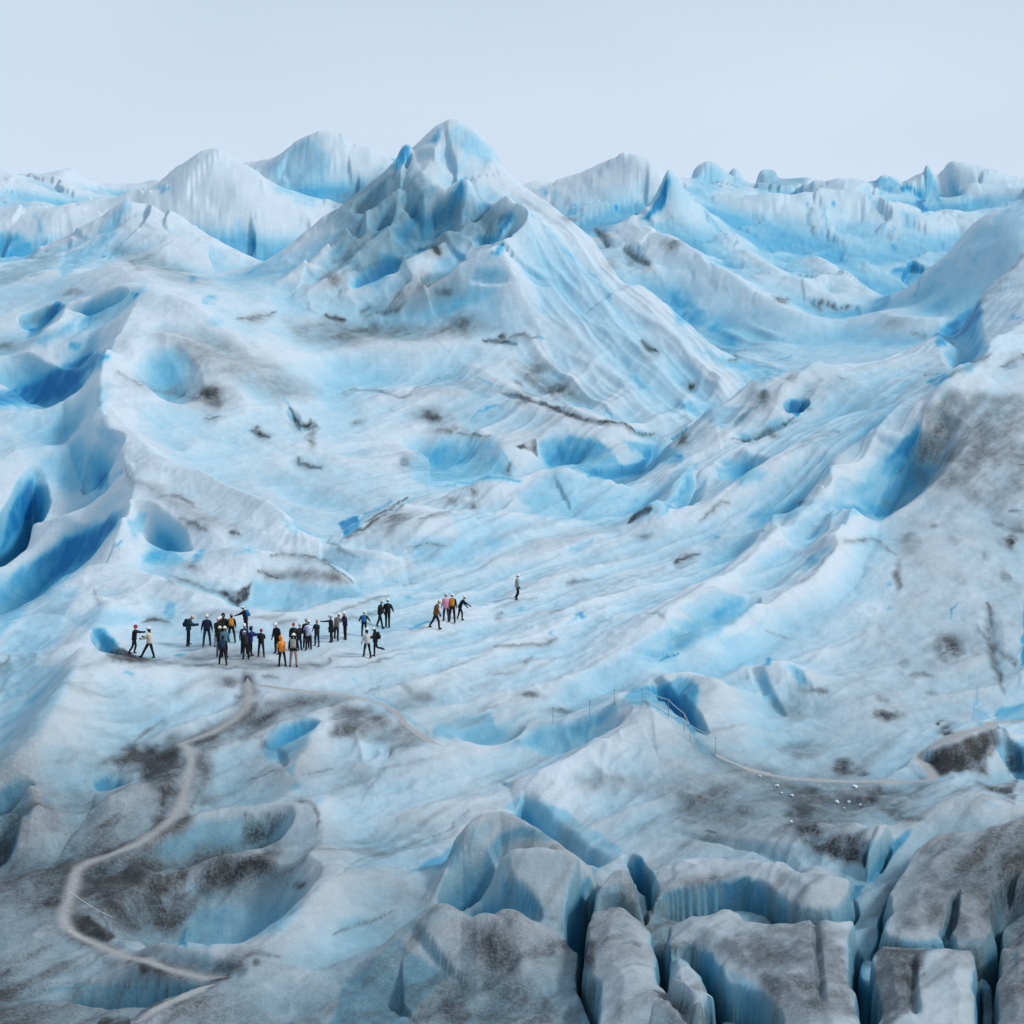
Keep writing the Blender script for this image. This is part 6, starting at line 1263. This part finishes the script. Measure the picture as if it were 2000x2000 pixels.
def finish_people():
    dg = bpy.context.evaluated_depsgraph_get()
    dg.update()
    for f in _figs:
        J, o, root = f['J'], f['ske'], f['root']
        src = bpy.data.meshes.new_from_object(o.evaluated_get(dg))
        bm = bmesh.new(); bm.from_mesh(src); bpy.data.meshes.remove(src)
        seg = []
        for nm in 'LR':
            seg += [('hip' + nm, 'knee' + nm, 1), ('knee' + nm, 'ankle' + nm, 1), ('ankle' + nm, 'toe' + nm, 2), ('heel' + nm, 'ankle' + nm, 2), ('sh' + nm, 'el' + nm, 0), ('el' + nm, 'wr' + nm, 0)]
        seg += [('waist', 'chest', 0), ('chest', 'collar', 0), ('collar', 'neck', 0)]
        for fc in bm.faces:
            c = fc.calc_center_median(); best = (9, 0)
            for a, b, mi in seg:
                A, B_ = J[a], J[b]; d = B_ - A; t = max(0, min(1, (c - A).dot(d) / d.length_squared))
                q = (c - A - d * t).length
                if q < best[0]: best = (q, mi)
            fc.material_index = best[1]
            if best[1] == 1 and c.z > J['pelvis'].z + 0.02: fc.material_index = 0
            fc.smooth = True
        for nm in 'LR':                                                # heel of the boot
            n0 = len(bm.faces); bm_ell(bm, (J['heel' + nm] + J['toe' + nm]) / 2 + Vector((0, -0.03, -0.005)), (0.05, 0.125, 0.042), 10, 6)
            bm.faces.ensure_lookup_table()
            for fc in bm.faces[n0:]: fc.material_index = 2; fc.smooth = True
        hu = J['hu']; qh = Vector((0, 0, 1)).rotation_difference(hu)
        Mh = Matrix.Translation(J['head']) @ qh.to_matrix().to_4x4()
        head_into(bm, Mh, 3, 4)
        for fc in bm.faces: fc.smooth = True
        me = bm_mesh('body', bm)
        for m_ in (cloth(f['jacket']), cloth(f['trousers']), M_BOOT, M_SKIN, cloth(f['hair'] or (0.02, 0.015, 0.012))): me.materials.append(m_)
        link('body', me, root)
        bpy.data.objects.remove(o)
        jm = coat_mesh(J, -0.62 if f['coat'] else -0.16, 0.03 if f['coat'] else 0.0)
        link('jacket', jm, root, cloth(f['jacket']))
        if f['helmet']:
            h = link('helmet', ME_HELMET, root); slot(h, cloth(f['helmet']))
            h.matrix_local = Mh @ Matrix.Translation((0, 0.0, 0.045))
        if f['hood']:
            bm = bmesh.new(); vs_ = bm_ell(bm, (0, -0.012, 0.012), (0.118, 0.132, 0.158), 16, 12)
            for v in vs_:
                if v.co.y > 0.075 and abs(v.co.x) < 0.08 and v.co.z < 0.09: v.co.y = 0.075
            h = link('hood', smooth(bm_mesh('hood', bm)), root, cloth(f['hood'])); h.matrix_local = Mh
        if f['hair'] and not f['hood']:
            bm = bmesh.new(); bm_ell(bm, (0, -0.035, -0.02 if f['helmet'] else 0.012), (0.093, 0.095, 0.135), 14, 10)
            bm_tube(bm, (0, -0.08, -0.06), (0, -0.10, -0.24), 0.05, 0.018, 8)
            h = link('hair', smooth(bm_mesh('hair', bm)), root, cloth(f['hair'])); h.matrix_local = Mh
        if f['scarf']:
            bm = bmesh.new(); bm_ell(bm, (0, 0.01, 0), (0.095, 0.09, 0.05), 12, 8)
            h = link('scarf', smooth(bm_mesh('scarf', bm)), root, cloth(f['scarf'])); h.location = J['neck'] - Vector((0, 0, 0.02))
        if f['pack']:
            up = (J['collar'] - J['pelvis']).normalized(); q = Vector((0, 0, 1)).rotation_difference(up)
            Mp = Matrix.Translation(J['chest'] - up * 0.03) @ q.to_matrix().to_4x4()
            b = link('backpack', ME_PACK, root); slot(b, cloth(f['pack'])); b.matrix_local = Mp @ Matrix.Translation((0, -0.22, 0.0))
            for s in (-1, 1):
                t = link('strap', ME_STRAP, b); slot(t, M_DARK); t.matrix_local = Matrix.Translation((s * 0.11, 0.215, 0.0))
        for s, nm in ((-1, 'L'), (1, 'R')):
            h = link('hand', ME_HAND, root); slot(h, M_GLOVE)
            q = Vector((0, 0, -1)).rotation_difference(J['d' + nm])
            h.matrix_local = Matrix.Translation(J['wr' + nm] - J['d' + nm] * 0.01) @ q.to_matrix().to_4x4() @ Matrix.Diagonal((-1 if s < 0 else 1, 1, 1, 1))

BLK_, NAVY, TEAL, SLATE, WHT, CREAM, RED = (0.012, 0.012, 0.014), (0.012, 0.018, 0.045), (0.01, 0.04, 0.05), (0.022, 0.028, 0.036), (0.75, 0.74, 0.72), (0.72, 0.68, 0.52), (0.45, 0.03, 0.035)
JEANS, TAN, BROWN, ORNG, PINK, GREY, KHAKI = (0.035, 0.055, 0.09), (0.55, 0.46, 0.34), (0.17, 0.065, 0.02), (0.75, 0.23, 0.03), (0.62, 0.25, 0.33), (0.30, 0.30, 0.30), (0.30, 0.22, 0.17)
BLUEP, PUR = (0.015, 0.13, 0.30), (0.025, 0.03, 0.10)
walk = dict(L=(24, 8, 3), R=(-16, 14, 3)); stand = dict(L=(3, 5, 5), R=(-2, 4, 6)); wide = dict(L=(4, 6, 11), R=(-3, 4, 13)); atw = dict(armL=(22, 8, 78), armR=(22, 8, 78), inL=0.5, inR=0.5)
g1, g2 = 'hikers gathered on the ice shelf', 'hikers walking up the ice slope'
person(262, 1277, 58, 90, 'hiker in black with a red helmet pointing one arm right, far left of the crowd', BLK_, BLK_, RED, None, g1, armR=(82, 8, 8), armL=(70, 5, 20), L=(12, 28, 3), R=(-10, 24, 3), nod=6)
person(292, 1286, 63, 255, 'hiker in tan jacket and black trousers striding left with long dark hair', TAN, BLK_, WHT, None, g1, hair=(0.012, 0.01, 0.009), armL=(28, 8, 55), armR=(30, 8, 60), L=(32, 6, 3), R=(-14, 4, 3), nod=4)
person(368, 1260, 60, 90, 'hiker in dark teal with a big dark backpack, looking down, left of the navy one', TEAL, BLK_, (0.62, 0.5, 0.4), (0.012, 0.02, 0.035), g1, nod=38, lean=8, armR=(30, 5, 60), armL=(30, 5, 60), **stand)
person(404, 1262, 65, 5, 'hiker in navy jacket and blue jeans facing the camera, arms hanging', NAVY, JEANS, CREAM, None, g1, armL=(2, 14, 10), armR=(2, 14, 10), L=(0, 2, 9), R=(0, 2, 9))
person(436, 1256, 60, 0, 'hiker in a black hood at the back of the tight cluster', BLK_, BLK_, None, None, g1, hood=BLK_, **stand)
person(425, 1263, 59, 25, 'hiker in black with greyish trousers and pinkish helmet, left edge of the tight cluster', BLK_, (0.26, 0.24, 0.27), (0.72, 0.62, 0.63), None, g1, **stand, **atw)
person(431, 1261, 59, 340, 'hiker in black with white helmet under the black hooded one', BLK_, BLK_, WHT, None, g1, **stand)
person(452, 1254, 57, 180, 'hiker wearing an orange backpack with legs apart, right of the tight cluster', BLK_, (0.016, 0.022, 0.026), (0.3, 0.3, 0.3), (0.62, 0.25, 0.04), g1, **wide, hair=(0.01, 0.01, 0.01))
person(480, 1236, 53, 250, 'hiker with bright blue backpack leaning left at the top of the crowd, arm held out', BLK_, BLK_, WHT, BLUEP, g1, lean=16, armL=(58, 6, 10), armR=(52, 6, 16), nod=12, **stand)
person(429, 1282, 60, 185, 'hiker in black with cream helmet, behind the dark blue backpack, on its left', BLK_, (0.12, 0.11, 0.13), CREAM, None, g1, **stand, **atw)
person(438, 1284, 62, 165, 'hiker in grey blue jacket with cream helmet, behind the dark blue backpack, on its right', (0.09, 0.19, 0.24), BLK_, CREAM, None, g1, **stand)
person(435, 1298, 58, 180, 'hiker with dark blue backpack and bare dark hair, front of the tight cluster', BLK_, BLK_, None, (0.012, 0.035, 0.085), g1, hair=(0.015, 0.012, 0.01), **wide)
person(477, 1277, 61, 5, 'hiker in dark blue jacket with white helmet, left of the hooded blue jacket', PUR, NAVY, WHT, None, g1, **stand)
person(489, 1281, 59, 80, 'hiker in a hooded royal blue jacket raising one arm to the right', (0.015, 0.03, 0.14), BLK_, None, None, g1, hood=(0.012, 0.016, 0.05), armR=(60, 10, 40), armL=(60, 10, 40), **stand)
person(480, 1287, 54, 200, 'hiker in black bowing a white helmet, in front of the blue jackets', BLK_, BLK_, WHT, None, g1, lean=24, nod=34, **stand, **atw)
person(510, 1283, 56, 180, 'hiker in black with red helmet seen from behind, standing alone mid crowd', BLK_, BLK_, RED, None, g1, L=(2, 3, 7), R=(-2, 3, 8), **atw)
person(541, 1277, 63, 320, 'hiker in black with white helmet standing behind the orange jacket', BLK_, BLK_, WHT, None, g1, armL=(-4, 12, 8), armR=(4, 10, 12), nod=16, **stand)
person(551, 1301, 60, 215, 'hiker in bright orange hooded jacket and black trousers', ORNG, BLK_, None, None, g1, hood=ORNG, lean=8, nod=20, armL=(12, 6, 40), armR=(12, 8, 40), L=(5, 4, 7), R=(-4, 4, 9))
person(573, 1302, 67, 180, 'hiker in tan trousers with a beige backpack, front right of the crowd', BLK_, KHAKI, WHT, (0.32, 0.28, 0.24), g1, L=(2, 3, 7), R=(-2, 3, 8), nod=10)
person(573, 1272, 57, 10, 'hiker in black with red helmet behind the tan trousers', BLK_, BLK_, RED, None, g1, **stand)
person(584, 1270, 54, 60, 'hiker in black with greyish helmet, between the red helmet and the patterned jacket', BLK_, NAVY, (0.55, 0.53, 0.56), None, g1, **atw, **wide)
person(598, 1265, 58, 180, 'hiker in black with grey helmet behind the patterned jacket', BLK_, BLK_, GREY, None, g1, **stand)
patterned = person(603, 1269, 59, 195, 'hiker in a blue and white patterned jacket with cream helmet', (0.30, 0.32, 0.50), BLK_, CREAM, None, g1, armR=(35, 12, 60), armL=(30, 10, 60), L=(-8, 6, 8), R=(12, 10, 6), nod=10)
person(619, 1262, 53, 335, 'hiker in slate jacket and blue trousers with bare reddish hair', SLATE, (0.018, 0.03, 0.06), None, None, g1, hair=(0.09, 0.035, 0.02), armL=(26, 10, 40), armR=(8, 18, 24), **stand)
person(647, 1254, 55, 270, 'hiker in a long black coat stretching one arm out to the left', BLK_, BLK_, (0.65, 0.58, 0.56), None, g1, long_coat=True, armL=(84, 4, 4), armR=(8, 8, 12), **stand)
person(657, 1250, 52, 150, 'hiker in grey brown jacket, head bowed, beside the long black coat', (0.15, 0.135, 0.12), BLK_, WHT, None, g1, lean=14, nod=40, armL=(30, 6, 50), armR=(36, 6, 50), L=(8, 6, 8), R=(-8, 8, 10))
person(674, 1248, 55, 300, 'hiker in navy jacket with red scarf and white helmet', (0.012, 0.016, 0.05), BLK_, WHT, None, g1, scarf=(0.25, 0.02, 0.02), armL=(34, 6, 66), armR=(30, 6, 66), nod=8, **stand)
person(711, 1243, 51, 180, 'hiker with a blue backpack above the white jacket', BLK_, BLK_, CREAM, BLUEP, g1, armL=(10, 26, 50), armR=(10, 30, 40), **stand)
person(742, 1226, 56, 75, 'hiker in black walking right, left one of the pair uphill', BLK_, BLK_, (0.62, 0.58, 0.5), None, g1, armR=(22, 6, 40), L=(-14, 8, 3), R=(18, 8, 3), nod=18)
person(757, 1225, 57, 180, 'hiker in black seen from behind, right one of the pair uphill', BLK_, BLK_, CREAM, None, g1, armL=(4, 16, 20), armR=(6, 22, 30), L=(1, 3, 0), R=(-2, 5, 0))
person(717, 1284, 59, 215, 'hiker in white jacket and black leggings', (0.48, 0.47, 0.46), BLK_, (0.72, 0.66, 0.68), None, g1, armR=(20, 10, 50), L=(16, 6, 2), R=(-10, 8, 4), hair=(0.012, 0.01, 0.01))
person(733, 1281, 57, 268, 'hiker with black backpack stepping left, one foot kicked back', BLK_, BLK_, WHT, BLK_, g1, armL=(26, 8, 60), armR=(24, 8, 60), L=(6, 6, 3), R=(-14, 68, 3), nod=14, hair=(0.012, 0.01, 0.01))
person(851, 1228, 61, 85, 'hiker in brown jacket walking right with head bowed', BROWN, BLK_, CREAM, None, g2, lean=10, nod=30, armL=(6, 6, 14), armR=(12, 6, 14), L=(-22, 12, 3), R=(26, 22, 3))
person(871, 1214, 56, 190, 'hiker in pink jacket beside the orange backpack', PINK, (0.03, 0.03, 0.045), (0.5, 0.48, 0.48), None, g2, **stand)
person(883, 1216, 58, 180, 'hiker carrying a large orange backpack up the slope', BLK_, (0.012, 0.014, 0.018), CREAM, (0.55, 0.20, 0.012), g2, L=(6, 5, 6), R=(-4, 5, 6))
person(898, 1211, 49, 95, 'hiker in black bending forward and reaching down to the right', BLK_, BLK_, WHT, None, g2, lean=28, nod=12, armR=(52, 8, 4), armL=(20, 8, 20), L=(-6, 10, 6), R=(22, 24, 5))
person(1010, 1170, 50, 90, 'hiker in grey jacket walking alone, rightmost of all', (0.27, 0.275, 0.28), BLK_, WHT, None, g2, armL=(4, 4, 16), armR=(6, 4, 16), L=(6, 34, 3), R=(14, 40, 3), lean=2)
finish_people()
# patterned jacket: blue blots on white
_pm, _nt, _bs = mat('patterned_fabric')
_v = _nt.nodes.new('ShaderNodeTexVoronoi'); _v.inputs['Scale'].default_value = 14.0
_t = _nt.nodes.new('ShaderNodeTexCoord'); _nt.links.new(_t.outputs['Object'], _v.inputs['Vector'])
_r = ramp(_nt, [(0.30, (0.02, 0.025, 0.09)), (0.42, (0.50, 0.52, 0.68))]); _nt.links.new(_v.outputs['Distance'], _r.inputs['Fac']); _nt.links.new(_r.outputs['Color'], _bs.inputs['Base Color'])
for ch in patterned.children:
    if ch.name.startswith('jacket') or ch.name.startswith('body'): ch.data.materials[0] = _pm

# ---- rope fences and loose ice
M_POST = plain('post', (0.24, 0.24, 0.25), 0.5); M_ROPE = plain('rope', (0.62, 0.63, 0.65), 0.8, 0.15, 60.0)
def tube_mesh(name, pts, r, seg=6):
    bm = bmesh.new(); rings = []
    pts = [Vector(p) for p in pts]
    for i, p in enumerate(pts):
        d = (pts[min(i + 1, len(pts) - 1)] - pts[max(i - 1, 0)]).normalized()
        a = d.orthogonal().normalized(); b = d.cross(a)
        rings.append([bm.verts.new(p + (a * math.cos(t) + b * math.sin(t)) * r) for t in np.linspace(0, 2 * math.pi, seg, endpoint=False)])
    for A, B_ in zip(rings[:-1], rings[1:]):
        for k in range(seg): bm.faces.new((A[k], A[(k + 1) % seg], B_[(k + 1) % seg], B_[k]))
    bm.faces.new(rings[0][::-1]); bm.faces.new(rings[-1])
    bmesh.ops.recalc_face_normals(bm, faces=bm.faces[:])
    return smooth(bm_mesh(name, bm))
def rope_fence(posts, label, levels=(1.0, 0.42), thick=0.016, spans=None):
    B_ = []
    for bx, by, tp in posts:
        x, y, z = on_ice(bx, by); B_.append((Vector((x, y, z)), max(0.55, min(1.3, (by - tp) / F * y))))
    root = bpy.data.objects.new('rope_fence', None); C.objects.link(root); root.location = B_[0][0]
    tag(root, label, 'fence')
    o0 = B_[0][0]
    for p, h in B_:
        q = link('post', tube_mesh('post', [p - o0 + Vector((0, 0, -0.15)), p - o0 + Vector((0.01, 0, h * 0.5)), p - o0 + Vector((0.0, 0.01, h))], 0.014, 8), root, M_POST)
        link('post_cap', tube_mesh('post_cap', [p - o0 + Vector((0, 0, h - 0.03)), p - o0 + Vector((0, 0, h + 0.035))], 0.034, 8), q, M_POST)
    for k, (a, b) in enumerate(zip(B_[:-1], B_[1:])):
        for j, lv in enumerate(levels):
            A, B2 = a[0] - o0 + Vector((0, 0, a[1] * lv)), b[0] - o0 + Vector((0, 0, b[1] * lv)); sag = 0.03 * (B2 - A).length * (1 if j == 0 else 0.8)
            link('rope', tube_mesh('rope', [A.lerp(B2, t) - Vector((0, 0, sag * 4 * t * (1 - t))) for t in np.linspace(0, 1, 9)], thick if j == 0 else thick * 0.6), root, M_ROPE)
zx = lambda x, y: (1050 + x / 4.83, 1320 + y / 4.83)
rope_fence([(zx(bx, by)[0], zx(bx, by)[1], zx(0, ty)[1]) for bx, by, ty in [(143, 450, 300), (490, 380, 240), (722, 272, 132), (984, 285, 125), (1233, 400, 225), (1383, 520, 355), (1436, 615, 460), (1678, 750, 585)]],
           'long white rope fence on thin posts round the blue hollow, middle right')
rope_fence([(128, 1756, 1735), (221, 1822, 1792)], 'short rope handrail on two posts at the bend of the winding path, lower left', (1.0,), 0.014)

rnd = random.Random(5)
M_CHUNK = plain('ice_chunk', (0.55, 0.60, 0.64), 0.35, 0.12, 9.0, 0.3)
def chunk_mesh(sd):
    r = random.Random(sd); bm = bmesh.new(); bmesh.ops.create_icosphere(bm, subdivisions=2, radius=1.0)
    ax = [Vector((r.uniform(-1, 1), r.uniform(-1, 1), r.uniform(-1, 1))).normalized() for _ in range(7)]
    for v in bm.verts:
        for a in ax:
            t = v.co.dot(a)
            if t > 0.62: v.co -= a * (t - 0.62)
        v.co.z *= 0.7
    return bm_mesh('ice_chunk', bm)
CH = [chunk_mesh(k) for k in range(4)]
for m_ in CH: m_.materials.append(M_CHUNK)
for k, (jx, jy, r, lb) in enumerate([(510, 600, .16, 'pale ice chunk nearest the fenced hollow beside the right hand path'), (600, 650, .17, 'pale ice chunk on the dirty ice just below the right hand path'), (625, 690, .13, 'small ice chunk left of its brighter neighbour below the path'), (680, 704, .19, 'brightest ice chunk on the grey dirt below the path'),
                                     (1020, 658, .24, 'largest ice chunk touching the dark dirt below the path'), (925, 740, .20, 'ice chunk at the left of the scattered cluster on dark dirt'), (990, 738, .15, 'ice chunk in the middle of the scattered cluster on dark dirt'), (960, 772, .12, 'lowest small ice chunk of the scattered cluster on dark dirt'),
                                     (1048, 752, .12, 'small ice chunk at the right of the scattered cluster on dark dirt'), (678, 846, .15, 'lone ice chunk on the black grit above the deep crevasse')]):
    x, y, z = on_ice(1300 + jx * KZ, 1300 + jy * KZ)
    o = link('ice_chunk', CH[k % 4]); o.location = (x, y, z + r * 0.25); o.rotation_euler = (rnd.uniform(-.4, .4), rnd.uniform(-.4, .4), rnd.uniform(0, 6)); o.scale = (r * 0.9, r * 0.75, r * 0.65)
    tag(o, lb, 'ice chunk', 'ice chunks by the right hand path')
